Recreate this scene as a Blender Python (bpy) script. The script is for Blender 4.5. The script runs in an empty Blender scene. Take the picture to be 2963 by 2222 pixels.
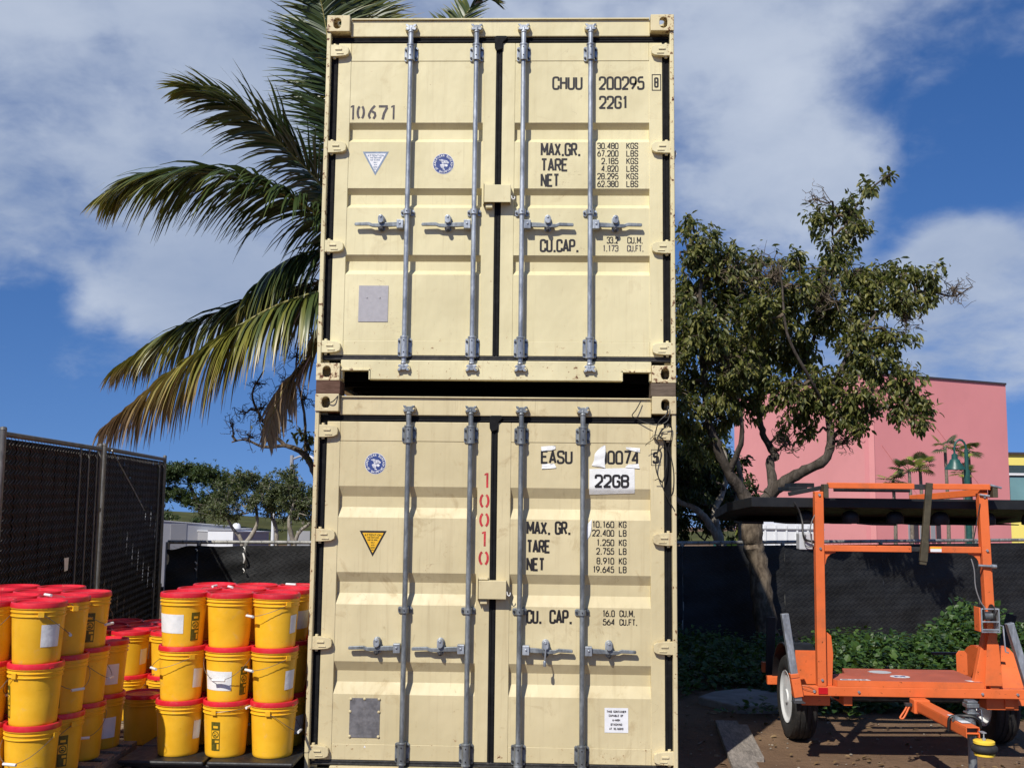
import bpy, math, random
import numpy as np
from mathutils import Vector, Matrix
R = math.radians
random.seed(7)
scene = bpy.context.scene
COL = scene.collection

# ------------------------------------------------------------------ camera
cam_data = bpy.data.cameras.new("camera")
cam_data.sensor_fit = 'HORIZONTAL'
cam_data.sensor_width = 36.0
cam_data.lens = 36.51
cam_data.clip_start = 0.05
cam_data.clip_end = 9000.0
cam = bpy.data.objects.new("camera", cam_data)
COL.objects.link(cam)
cam.matrix_world = (Matrix.Translation((0.33261, -6.96543, 1.90672)) @ Matrix.Rotation(0.03121, 4, 'Z')
                    @ Matrix.Rotation(math.pi/2 + 0.10868, 4, 'X') @ Matrix.Rotation(0.01122, 4, 'Z'))
scene.camera = cam

# ------------------------------------------------------------------ sun, sky, exposure
SUN_TRAVEL = Vector((0.48, 1.0, -1.11)).normalized()
SUN_EL = math.asin(-SUN_TRAVEL.z)
SUN_AZ = math.atan2(-SUN_TRAVEL.x, -SUN_TRAVEL.y) % (2*math.pi)
sun_data = bpy.data.lights.new("sun", 'SUN')
sun_data.energy = 5.0
sun_data.angle = R(0.53)
sun_data.color = (1.0, 0.955, 0.87)
sun = bpy.data.objects.new("sun", sun_data)
sun.rotation_euler = SUN_TRAVEL.to_track_quat('-Z', 'Y').to_euler()
COL.objects.link(sun)

SKY_STRENGTH = 0.088
vs = scene.view_settings
vs.view_transform = 'Standard'
vs.look = 'None'
vs.exposure = 0.0
vs.gamma = 1.0
vs.use_curve_mapping = False
scene.cycles.use_denoising = True
scene.cycles.max_bounces = 6
scene.cycles.transparent_max_bounces = 8
scene.cycles.sample_clamp_indirect = 6.0

CLOUDS = [(-0.4062, 0.8374, 0.3658, 0.1337, 0.9), (-0.3144, 0.8879, 0.3359, 0.1471, 0.9), (-0.2014, 0.8962, 0.3954, 0.1248, 0.8), (-0.3822, 0.8914, 0.2434, 0.1159, 0.9), (-0.2644, 0.9291, 0.2585, 0.1159, 0.7), (-0.1204, 0.9285, 0.3512, 0.156, 0.7), (-0.3019, 0.9342, 0.1898, 0.0758, 0.55), (0.0294, 0.9195, 0.3919, 0.1783, 0.5), (0.1773, 0.922, 0.3443, 0.0758, 0.6), (0.2483, 0.9258, 0.2849, 0.0669, 0.9), (0.2701, 0.9128, 0.3065, 0.0401, 0.5), (0.1723, 0.9452, 0.2774, 0.0624, 0.5), (0.1963, 0.8877, 0.4165, 0.0981, 0.6), (0.307, 0.8553, 0.4174, 0.0892, 0.45), (0.3851, 0.9053, 0.1791, 0.0758, 1.0), (0.3591, 0.9068, 0.2206, 0.0446, 0.8), (0.4098, 0.9029, 0.13, 0.0713, 0.8), (0.3262, 0.9357, 0.134, 0.0758, 0.5), (-0.406, 0.898, 0.1693, 0.0267, 0.45), (-0.356, 0.9229, 0.1466, 0.0267, 0.35), (-0.4269, 0.9012, 0.0744, 0.0401, 0.25), (-0.4541, 0.8626, 0.2231, 0.0535, 0.5), (0.3335, 0.8818, 0.3335, 0.0847, -1.0), (0.3909, 0.8713, 0.2968, 0.0669, -0.9), (-0.4498, 0.877, 0.1692, 0.0401, -0.7), (-0.4306, 0.8941, 0.1229, 0.0669, -0.7), (-0.322, 0.9378, 0.1298, 0.0535, -0.5), (-0.3668, 0.9278, 0.0688, 0.0669, -0.5), (0.1282, 0.9319, 0.3392, 0.0401, -0.4), (-0.2656, 0.963, 0.0465, 0.0892, -0.6), (0.3184, 0.915, 0.2477, 0.0312, -0.5), (0.4069, 0.9116, 0.0583, 0.0401, -0.6), (-0.4499, 0.8912, 0.0572, 0.0535, -0.5)]
def build_world():
    w = bpy.data.worlds.new("World")
    scene.world = w
    w.use_nodes = True
    nt = w.node_tree
    nt.nodes.clear()
    N = nt.nodes.new
    L = nt.links.new
    def math_(op, a, b=None, c=None, clamp=False):
        n = N('ShaderNodeMath'); n.operation = op; n.use_clamp = clamp
        for i, x in enumerate((a, b, c)):
            if x is None: continue
            if isinstance(x, (int, float)): n.inputs[i].default_value = x
            else: L(x, n.inputs[i])
        return n.outputs[0]
    tc = N('ShaderNodeTexCoord')
    # keep the sky colour of the horizon below it as well
    sep = N('ShaderNodeSeparateXYZ'); L(tc.outputs['Generated'], sep.inputs[0])
    zc = math_('MAXIMUM', sep.outputs[2], 0.015)
    com = N('ShaderNodeCombineXYZ'); L(sep.outputs[0], com.inputs[0]); L(sep.outputs[1], com.inputs[1]); L(zc, com.inputs[2])
    nrm = N('ShaderNodeVectorMath'); nrm.operation = 'NORMALIZE'; L(com.outputs[0], nrm.inputs[0])
    d = nrm.outputs[0]
    sky = N('ShaderNodeTexSky')
    sky.sky_type = 'NISHITA'
    sky.sun_disc = False
    sky.sun_elevation = SUN_EL
    sky.sun_rotation = SUN_AZ
    sky.air_density = 1.0
    sky.dust_density = 0.1
    sky.ozone_density = 1.6
    zs = math_('ADD', math_('MULTIPLY', zc, 0.80), 0.20)
    com2 = N('ShaderNodeCombineXYZ'); L(sep.outputs[0], com2.inputs[0]); L(sep.outputs[1], com2.inputs[1]); L(zs, com2.inputs[2])
    nr2 = N('ShaderNodeVectorMath'); nr2.operation = 'NORMALIZE'; L(com2.outputs[0], nr2.inputs[0])
    L(nr2.outputs[0], sky.inputs['Vector'])
    # cloud deck: direction projected on a flat layer, so clouds shrink toward the horizon
    inv = math_('DIVIDE', 1.0, math_('ADD', zc, 0.42))
    sc = N('ShaderNodeVectorMath'); sc.operation = 'SCALE'; L(d, sc.inputs[0]); L(inv, sc.inputs['Scale'])
    def noise(scale, detail, rough, off, dist=0.0):
        ad = N('ShaderNodeVectorMath'); ad.operation = 'ADD'; L(sc.outputs[0], ad.inputs[0]); ad.inputs[1].default_value = off
        n = N('ShaderNodeTexNoise'); n.inputs['Scale'].default_value = scale; n.inputs['Detail'].default_value = detail
        n.inputs['Roughness'].default_value = rough; n.inputs['Distortion'].default_value = dist
        L(ad.outputs[0], n.inputs['Vector'])
        return n.outputs['Fac']
    n1 = noise(2.3, 7.0, 0.56, (3.1, 1.7, 0.4), 0.35)
    n2 = noise(7.0, 5.0, 0.55, (9.1, 4.7, 2.4), 0.2)
    n4 = noise(19.0, 4.0, 0.6, (1.1, 6.7, 3.4), 0.3)
    n3 = noise(1.1, 3.0, 0.5, (5.1, 8.2, 1.4), 0.2)
    acc = None
    for (x, y, z, r, wt) in CLOUDS:
        dn = N('ShaderNodeVectorMath'); dn.operation = 'DOT_PRODUCT'
        L(d, dn.inputs[0]); dn.inputs[1].default_value = (x, y, z)
        mr = N('ShaderNodeMapRange'); mr.interpolation_type = 'SMOOTHSTEP'
        mr.inputs['From Min'].default_value = math.cos(r*1.35)
        mr.inputs['From Max'].default_value = math.cos(r*0.10)
        mr.inputs['To Min'].default_value = 0.0
        mr.inputs['To Max'].default_value = wt
        L(dn.outputs['Value'], mr.inputs['Value'])
        acc = mr.outputs[0] if acc is None else math_('ADD', acc, mr.outputs[0])
    acc = math_('MINIMUM', math_('MAXIMUM', acc, -1.0), 1.05)
    field = math_('ADD', math_('ADD', math_('MULTIPLY', n1, 1.7), math_('MULTIPLY', n2, 0.66)), math_('MULTIPLY', n4, 0.48))     # around 1.2
    field = math_('ADD', field, math_('MULTIPLY', acc, 0.47))
    mask = N('ShaderNodeMapRange'); mask.interpolation_type = 'SMOOTHSTEP'
    mask.inputs['From Min'].default_value = 1.27; mask.inputs['From Max'].default_value = 2.10
    L(field, mask.inputs['Value'])
    dens = N('ShaderNodeMapRange'); dens.interpolation_type = 'SMOOTHSTEP'
    dens.inputs['From Min'].default_value = 0.3; dens.inputs['From Max'].default_value = 0.75
    L(math_('ADD', math_('MULTIPLY', n3, 0.75), math_('MULTIPLY', n2, 0.25)), dens.inputs['Value'])
    cc = N('ShaderNodeMix'); cc.data_type = 'RGBA'
    s = 1.0/SKY_STRENGTH
    cc.inputs['A'].default_value = (0.34*s, 0.42*s, 0.58*s, 1)
    cc.inputs['B'].default_value = (0.70*s, 0.76*s, 0.86*s, 1)
    L(dens.outputs[0], cc.inputs['Factor'])
    mx = N('ShaderNodeMix'); mx.data_type = 'RGBA'
    L(math_('MULTIPLY', mask.outputs[0], 0.90), mx.inputs['Factor'])
    hs = N('ShaderNodeHueSaturation'); hs.inputs['Saturation'].default_value = 1.30; hs.inputs['Value'].default_value = 1.0
    L(sky.outputs['Color'], hs.inputs['Color'])
    ti = N('ShaderNodeMix'); ti.data_type = 'RGBA'; ti.blend_type = 'MULTIPLY'; ti.inputs['Factor'].default_value = 1.0
    ti.inputs['B'].default_value = (0.98, 0.97, 1.22, 1); L(hs.outputs['Color'], ti.inputs['A'])
    L(ti.outputs['Result'], mx.inputs['A']); L(cc.outputs['Result'], mx.inputs['B'])
    bg = N('ShaderNodeBackground'); bg.inputs['Strength'].default_value = SKY_STRENGTH
    L(mx.outputs['Result'], bg.inputs['Color'])
    out = N('ShaderNodeOutputWorld'); L(bg.outputs[0], out.inputs[0])
build_world()

# ------------------------------------------------------------------ helpers
def srgb(r, g, b):
    f = lambda c: (c/255/12.92) if c/255 <= 0.04045 else ((c/255+0.055)/1.055)**2.4
    return (f(r), f(g), f(b))

ROOT_LOC = {}
class MB:
    """collects shapes in world coordinates; build() links them as ONE mesh object"""
    def __init__(self):
        self.v = []; self.f = []; self.att = None
    def add(self, vs_, fs):
        o = len(self.v); self.v.extend(vs_); self.f.extend([tuple(i+o for i in f) for f in fs]); return self
    def box(self, x0, x1, y0, y1, z0, z1):
        return self.add([(x0,y0,z0),(x1,y0,z0),(x1,y1,z0),(x0,y1,z0),(x0,y0,z1),(x1,y0,z1),(x1,y1,z1),(x0,y1,z1)],
                        [(0,3,2,1),(4,5,6,7),(0,1,5,4),(1,2,6,5),(2,3,7,6),(3,0,4,7)])
    def obox(self, c, size, M=None):
        sx, sy, sz = size[0]/2, size[1]/2, size[2]/2
        c = Vector(c); M = M or Matrix.Identity(3)
        vs_ = [tuple(c + M @ Vector((a*sx, b*sy, d*sz))) for d in (-1,1) for a, b in ((-1,-1),(1,-1),(1,1),(-1,1))]
        return self.add(vs_, [(0,3,2,1),(4,5,6,7),(0,1,5,4),(1,2,6,5),(2,3,7,6),(3,0,4,7)])
    def bar(self, p0, p1, w, h, up=(0,0,1)):
        p0, p1 = Vector(p0), Vector(p1); t = (p1-p0); ln = t.length; t.normalize()
        u = Vector(up); s = t.cross(u)
        if s.length < 1e-4: s = t.cross(Vector((0,1,0)))
        s.normalize(); u = s.cross(t)
        M = Matrix((s, t, u)).transposed()
        return self.obox((p0+p1)/2, (w, ln, h), M)
    def tube(self, pts, r, n=8, cap=True):
        pts = [Vector(p) for p in pts]; m = len(pts)
        rs = list(r) if hasattr(r, '__len__') else [r]*m
        tang = []
        for i in range(m):
            a = pts[max(i-1,0)]; b = pts[min(i+1,m-1)]; t = b-a
            tang.append(t.normalized() if t.length > 1e-9 else Vector((0,0,1)))
        ref = Vector((0,0,1)) if abs(tang[0].z) < 0.9 else Vector((1,0,0))
        s = tang[0].cross(ref).normalized()
        o = len(self.v)
        for i in range(m):
            s = (s - tang[i]*s.dot(tang[i]))
            s = s.normalized() if s.length > 1e-6 else tang[i].orthogonal().normalized()
            u = tang[i].cross(s)
            for k in range(n):
                a = 2*math.pi*k/n
                self.v.append(tuple(pts[i] + (s*math.cos(a)+u*math.sin(a))*rs[i]))
        for i in range(m-1):
            for k in range(n):
                a = o+i*n+k; b = o+i*n+(k+1)%n
                self.f.append((a, b, b+n, a+n))
        if cap:
            self.f.append(tuple(o+k for k in reversed(range(n))))
            self.f.append(tuple(o+(m-1)*n+k for k in range(n)))
        return self
    def cyl(self, p0, p1, r, n=12, r1=None):
        return self.tube([p0, p1], [r, r if r1 is None else r1], n)
    def lathe(self, prof, n=24, c=(0,0,0), M=None, deform=None, a0=0.0, a1=2*math.pi, caps=True):
        c = Vector(c); o = len(self.v); full = abs(a1-a0-2*math.pi) < 1e-6
        cols = n if full else n+1
        for (r, z) in prof:
            for k in range(cols):
                a = a0+(a1-a0)*k/n
                rr = r*(deform(a, z) if deform else 1.0)
                p = Vector((rr*math.cos(a), rr*math.sin(a), z))
                self.v.append(tuple(c + (M @ p if M else p)))
        for i in range(len(prof)-1):
            for k in range(n):
                a = o+i*cols+k; b = o+i*cols+((k+1) % cols if full else k+1)
                self.f.append((a, b, b+cols, a+cols))
        if full and caps:
            if prof[0][0] > 1e-6: self.f.append(tuple(o+k for k in reversed(range(n))))
            if prof[-1][0] > 1e-6: self.f.append(tuple(o+(len(prof)-1)*cols+k for k in range(n)))
        return self
    def prism(self, poly, fn, d0, d1):
        """poly: 2d outline, fn(a,b,d)->xyz"""
        n = len(poly); o = len(self.v)
        self.v.extend([tuple(fn(a,b,d0)) for a,b in poly]); self.v.extend([tuple(fn(a,b,d1)) for a,b in poly])
        self.f.append(tuple(o+i for i in range(n))); self.f.append(tuple(o+n+i for i in reversed(range(n))))
        for i in range(n):
            j = (i+1) % n; self.f.append((o+i, o+n+i, o+n+j, o+j))
        return self
    def grid(self, fn, nu, nv):
        o = len(self.v)
        for i in range(nu+1):
            for j in range(nv+1): self.v.append(tuple(fn(i/nu, j/nv)))
        for i in range(nu):
            for j in range(nv):
                a = o+i*(nv+1)+j; self.f.append((a, a+nv+1, a+nv+2, a+1))
        return self
    def bolt(self, c, axis, r=0.008, h=0.008):
        c = Vector(c); return self.tube([c, c+Vector(axis)*h], [r, r*0.85], 6)
    def mesh(self, name, off=(0,0,0), smooth=None, fix=True):
        me = bpy.data.meshes.new(name)
        ox, oy, oz = off
        me.from_pydata([(x-ox, y-oy, z-oz) for x, y, z in self.v], [], self.f)
        if fix:
            import bmesh
            bm = bmesh.new(); bm.from_mesh(me)
            bmesh.ops.recalc_face_normals(bm, faces=bm.faces)
            bm.to_mesh(me); bm.free()
        if smooth is not None:
            me.polygons.foreach_set('use_smooth', [True]*len(me.polygons))
            me.set_sharp_from_angle(angle=R(smooth))
        me.update()
        return me
    def build(self, name, mat, parent=None, smooth=None, bevel=None, label=None, kind=None, fix=True):
        off = (0,0,0)
        if parent is not None:
            r = parent
            while r.parent: r = r.parent
            off = ROOT_LOC.get(r.name, (0,0,0))
        me = self.mesh(name, off, smooth, fix)
        o = bpy.data.objects.new(name, me); COL.objects.link(o)
        me.materials.append(mat)
        if parent is not None: o.parent = parent
        if bevel: bev(o, bevel)
        if label: o['label'] = label
        if kind: o['kind'] = kind
        return o
    def thing(self, name, mat, label=None, cat=None, group=None, kind=None, smooth=None, bevel=None, fix=True):
        a = np.array(self.v); mn = a.min(0); mxx = a.max(0)
        off = (float((mn[0]+mxx[0])/2), float((mn[1]+mxx[1])/2), float(mn[2]))
        me = self.mesh(name, off, smooth, fix)
        o = bpy.data.objects.new(name, me); COL.objects.link(o); o.location = off
        ROOT_LOC[o.name] = off
        me.materials.append(mat)
        if bevel: bev(o, bevel)
        tag(o, label, cat, group, kind)
        return o
def bev(o, w, seg=2, ang=35):
    m = o.modifiers.new('bevel', 'BEVEL'); m.width = w; m.segments = seg; m.limit_method = 'ANGLE'; m.angle_limit = R(ang)
    m.harden_normals = False
def tag(o, label=None, cat=None, group=None, kind=None):
    if label: o['label'] = label
    if cat: o['category'] = cat
    if group: o['group'] = group
    if kind: o['kind'] = kind
    return o
def root(name, loc, label, cat, group=None):
    o = bpy.data.objects.new(name, None); COL.objects.link(o); o.location = loc
    o.empty_display_size = 0.1
    ROOT_LOC[o.name] = tuple(loc)
    return tag(o, label, cat, group)
def lerp(a, b, t): return a+(b-a)*t
def vlerp(a, b, t): return tuple(lerp(x, y, t) for x, y in zip(a, b))
def smooth_path(pts, k=4):
    """Catmull-Rom through the points"""
    P_ = [Vector(p) for p in pts]; out = []
    for i in range(len(P_)-1):
        p0 = P_[max(i-1,0)]; p1 = P_[i]; p2 = P_[i+1]; p3 = P_[min(i+2, len(P_)-1)]
        for j in range(k):
            t = j/k
            out.append(0.5*((2*p1)+(p2-p0)*t+(2*p0-5*p1+4*p2-p3)*t*t+(-p0+3*p1-3*p2+p3)*t**3))
    out.append(P_[-1])
    return out

# ------------------------------------------------------------------ stroke lettering
GL = {
 '0': ['o'], 'O': ['o'],
 '1': [[(.30,.80),(.62,1),(.62,0)]],
 '2': [[(0,.72),(0,1),(1,1),(1,.52),(.0,.0),(1,0)]],
 '3': [[(0,.78),(0,1),(1,1),(1,.53),(.35,.53)],[(.4,.53),(1,.53),(1,0),(0,0),(0,.22)]],
 '4': [[(.78,0),(.78,1),(0,.28),(1,.28)]],
 '5': [[(.95,1),(.08,1),(.05,.58)],[(.05,.55),(.3,.62),(1,.62),(1,0),(0,0),(0,.22)]],
 '6': [[(.72,1),(.0,.5),(0,0),(1,0),(1,.58),(.0,.58),(0,.3)]],
 '7': [[(0,1),(1,1),(.38,0)]],
 '8': [[(.5,.53),(0,.53),(0,1),(1,1),(1,.53),(.5,.53)],[(.5,.53),(0,.53),(0,0),(1,0),(1,.53),(.5,.53)]],
 '9': [[(.28,0),(1,.5),(1,1),(0,1),(0,.42),(1,.42),(1,.7)]],
 'A': [[(0,0),(.5,1),(1,0)],[(.17,.28),(.83,.28)]],
 'B': [[(0,0),(0,1)],[(0,1),(1,1),(1,.53),(0,.53)],[(0,.53),(1,.53),(1,0),(0,0)]],
 'C': [[(1,.70),(1,1),(0,1),(0,0),(1,0),(1,.30)]],
 'E': [[(1,1),(0,1),(0,0),(1,0)],[(0,.53),(.8,.53)]],
 'F': [[(1,1),(0,1),(0,0)],[(0,.53),(.8,.53)]],
 'G': [[(1,.72),(1,1),(0,1),(0,0),(1,0),(1,.48),(.55,.48)]],
 'H': [[(0,0),(0,1)],[(1,0),(1,1)],[(0,.53),(1,.53)]],
 'I': [[(.5,0),(.5,1)]],
 'K': [[(0,0),(0,1)],[(1,1),(0,.42)],[(.3,.6),(1,0)]],
 'L': [[(0,1),(0,0),(1,0)]],
 'M': [[(0,0),(0,1),(.5,.3),(1,1),(1,0)]],
 'N': [[(0,0),(0,1),(1,0),(1,1)]],
 'P': [[(0,0),(0,1)],[(0,1),(1,1),(1,.46),(0,.46)]],
 'Q': ['o',[(.6,.25),(1,0)]],
 'R': [[(0,0),(0,1)],[(0,1),(1,1),(1,.5),(0,.5)],[(.5,.5),(1,0)]],
 'S': [[(1,.74),(1,1),(0,1),(0,.54),(1,.46),(1,0),(0,0),(0,.26)]],
 'T': [[(0,1),(1,1)],[(.5,1),(.5,0)]],
 'U': [[(0,1),(0,0),(1,0),(1,1)]],
 'V': [[(0,1),(.5,0),(1,1)]],
 'W': [[(0,1),(.25,0),(.5,.7),(.75,0),(1,1)]],
 'X': [[(0,0),(1,1)],[(0,1),(1,0)]],
 'Y': [[(0,1),(.5,.5),(1,1)],[(.5,.5),(.5,0)]],
 '.': ['.'], ',': ['.'], '-': [[(0,.5),(1,.5)]], ':': ['.'],
}
SHARP = set('14AEFHIKLMNTVWXYZ7')
ADV = {'.': .42, ',': .42, '1': .72, 'I': .4, ' ': .8, 'M': 1.25, 'W': 1.3, ':': .4}
def round_poly(pts, rad):
    if len(pts) < 3: return [Vector(p[:2]) for p in pts]
    out = [Vector(pts[0][:2])]
    for i in range(1, len(pts)-1):
        if len(pts[i]) > 2 and pts[i][2] == 0: out.append(Vector(pts[i][:2])); continue
        a, b, c = Vector(pts[i-1][:2]), Vector(pts[i][:2]), Vector(pts[i+1][:2])
        d1 = (a-b); d2 = (c-b); l = min(rad, d1.length*.5, d2.length*.5)
        p, q = b+d1.normalized()*l, b+d2.normalized()*l
        for k in range(5):
            t = k/4; out.append(p.lerp(b, t).lerp(b.lerp(q, t), t))
    out.append(Vector(pts[-1][:2]))
    return out
class Ink:
    """strokes laid as a thin print on a surface; fn(a, b, lift) -> xyz"""
    def __init__(self, fn): self.mb = MB(); self.fn = fn; self.n = 0
    def stroke(self, pts, w, closed=False):
        pts = [Vector(p) for p in pts]
        if closed and (pts[0]-pts[-1]).length < 1e-9: pts = pts[:-1]
        if not closed:                       # break at sharp turns
            for i in range(1, len(pts)-1):
                d1, d2 = pts[i]-pts[i-1], pts[i+1]-pts[i]
                if d1.length > 1e-9 and d2.length > 1e-9 and d1.normalized().dot(d2.normalized()) < .35:
                    e = d1.normalized()*w*.5; f = d2.normalized()*w*.5
                    self.stroke(pts[:i]+[pts[i]+e*.7], w); self.stroke([pts[i]-f*.7]+pts[i+1:], w); return
        m = len(pts); lf = (self.n % 7)*0.00006; self.n += 1
        L_, R_ = [], []
        for i in range(m):
            if closed: a, b, c = pts[i-1], pts[i], pts[(i+1) % m]
            else: a, b, c = pts[max(i-1,0)], pts[i], pts[min(i+1,m-1)]
            d1 = (b-a); d2 = (c-b)
            if d1.length < 1e-9: d1 = d2
            if d2.length < 1e-9: d2 = d1
            d1 = d1.normalized(); d2 = d2.normalized()
            n1 = Vector((-d1.y, d1.x)); n2 = Vector((-d2.y, d2.x)); n = (n1+n2)
            n = n.normalized() if n.length > .2 else n1
            k = min(1/max(n.dot(n1), .35), 2.2)
            L_.append(b+n*w/2*k); R_.append(b-n*w/2*k)
        vs_ = [self.fn(p.x, p.y, lf) for p in L_]+[self.fn(p.x, p.y, lf) for p in R_]
        fs = [(i, (i+1) % m, m+(i+1) % m, m+i) for i in range(m if closed else m-1)]
        self.mb.add(vs_, fs)
    def poly(self, pts, lift=0.0):
        self.mb.add([self.fn(a, b, lift) for a, b in pts], [tuple(range(len(pts)))])
    def glyph(self, ch, x, z, w, h, t):
        for s in GL.get(ch, []):
            if s == 'o':
                q = [(.5,0),(1,0),(1,1),(0,1),(0,0),(.5,0)]
                pts = round_poly([(x+a*w, z+b*h) for a, b in q], w*.5)
                self.stroke(pts, t, True)
            elif s == '.':
                self.poly([(x, z-t*.5), (x+t*1.05, z-t*.5), (x+t*1.05, z+t*.6), (x, z+t*.6)])
            else:
                pts = [(x+q[0]*w, z+q[1]*h)+tuple(q[2:]) for q in s]
                if ch not in SHARP and ch != '2': pts = round_poly(pts, w*.42)
                elif ch == '2':
                    pts = round_poly(pts[:4], w*.42)+[Vector(p) for p in pts[4:]]
                self.stroke(pts, t)
    def text(self, s, x0, x1, z0, z1, t):
        adv = [ADV.get(c, 1.0) for c in s]; gap = .42
        tot = sum(adv)+gap*(len(s)-1); u = (x1-x0-t)/tot; x = x0+t/2
        for c, a in zip(s, adv):
            self.glyph(c, x, z0+t/2, u*a, z1-z0-t, t); x += u*(a+gap)

# ------------------------------------------------------------------ materials
def new_mat(name):
    m = bpy.data.materials.new(name); m.use_nodes = True
    nt = m.node_tree; nt.nodes.clear()
    out = nt.nodes.new('ShaderNodeOutputMaterial'); b = nt.nodes.new('ShaderNodeBsdfPrincipled')
    nt.links.new(b.outputs[0], out.inputs[0])
    return m, nt, b
class G:
    def __init__(self, nt): self.nt = nt
    def n(self, t, **kw):
        x = self.nt.nodes.new(t)
        for k, v in kw.items(): setattr(x, k, v)
        return x
    def l(self, a, b): self.nt.links.new(a, b)
    def pos(self, scale=(1,1,1), off=(0,0,0)):
        g = self.n('ShaderNodeNewGeometry'); m = self.n('ShaderNodeMapping')
        m.inputs['Scale'].default_value = scale; m.inputs['Location'].default_value = off
        self.l(g.outputs['Position'], m.inputs['Vector']); return m.outputs[0]
    def noise(self, vec, scale, detail=4, rough=.55, dist=0):
        x = self.n('ShaderNodeTexNoise'); x.inputs['Scale'].default_value = scale; x.inputs['Detail'].default_value = detail
        x.inputs['Roughness'].default_value = rough; x.inputs['Distortion'].default_value = dist
        self.l(vec, x.inputs['Vector']); return x.outputs['Fac']
    def ramp(self, f, a, b, lo=0.0, hi=1.0, smooth=True):
        x = self.n('ShaderNodeMapRange'); x.interpolation_type = 'SMOOTHSTEP' if smooth else 'LINEAR'
        x.inputs['From Min'].default_value = a; x.inputs['From Max'].default_value = b
        x.inputs['To Min'].default_value = lo; x.inputs['To Max'].default_value = hi
        self.l(f, x.inputs['Value']); return x.outputs[0]
    def mix(self, f, a, b, mode='MIX'):
        x = self.n('ShaderNodeMix', data_type='RGBA', blend_type=mode)
        for k, v in (('Factor', f), ('A', a), ('B', b)):
            if isinstance(v, (int, float)): x.inputs[k].default_value = v
            elif isinstance(v, tuple): x.inputs[k].default_value = v if len(v) == 4 else v+(1,)
            else: self.l(v, x.inputs[k])
        return x.outputs['Result']
    def mul(self, a, b):
        x = self.n('ShaderNodeMath', operation='MULTIPLY')
        for i, v in enumerate((a, b)):
            if isinstance(v, (int, float)): x.inputs[i].default_value = v
            else: self.l(v, x.inputs[i])
        return x.outputs[0]
    def bump(self, f, strength, dist=0.01):
        x = self.n('ShaderNodeBump'); x.inputs['Strength'].default_value = strength; x.inputs['Distance'].default_value = dist
        self.l(f, x.inputs['Height']); return x.outputs[0]

def mat(name, c, rough=.5, metal=0.0, var=.12, vscale=6.0, c2=None, dirt=None, dirt_amt=0.0, bump=0.0, bscale=60.0, rust=0.0, spec=.5, chip=None):
    m, nt, b = new_mat(name); g = G(nt); p = g.pos()
    n1 = g.noise(p, vscale, 5)
    a = tuple(x*(1-var) for x in c); z = c2 or tuple(min(1, x*(1+var)) for x in c)
    col = g.mix(g.ramp(n1, .3, .7), a, z)
    if dirt_amt > 0:
        n2 = g.noise(p, vscale*2.7, 8, .65)
        col = g.mix(g.mul(g.ramp(n2, .50, .78), dirt_amt), col, dirt or (.12,.09,.06))
    if rust > 0:
        n3 = g.noise(p, 34.0, 6, .7)
        col = g.mix(g.ramp(n3, .72-rust*.25, .76-rust*.25), col, (.13,.045,.015))
    g.l(col, b.inputs['Base Color']) if not isinstance(col, tuple) else None
    rn = g.noise(p, vscale*4, 3)
    g.l(g.ramp(rn, .2, .8, max(.02, rough-.08), min(1, rough+.10)), b.inputs['Roughness'])
    b.inputs['Metallic'].default_value = metal
    b.inputs['Specular IOR Level'].default_value = spec
    if bump > 0:
        g.l(g.bump(g.noise(p, bscale, 5, .6), bump), b.inputs['Normal'])
    return m

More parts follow.
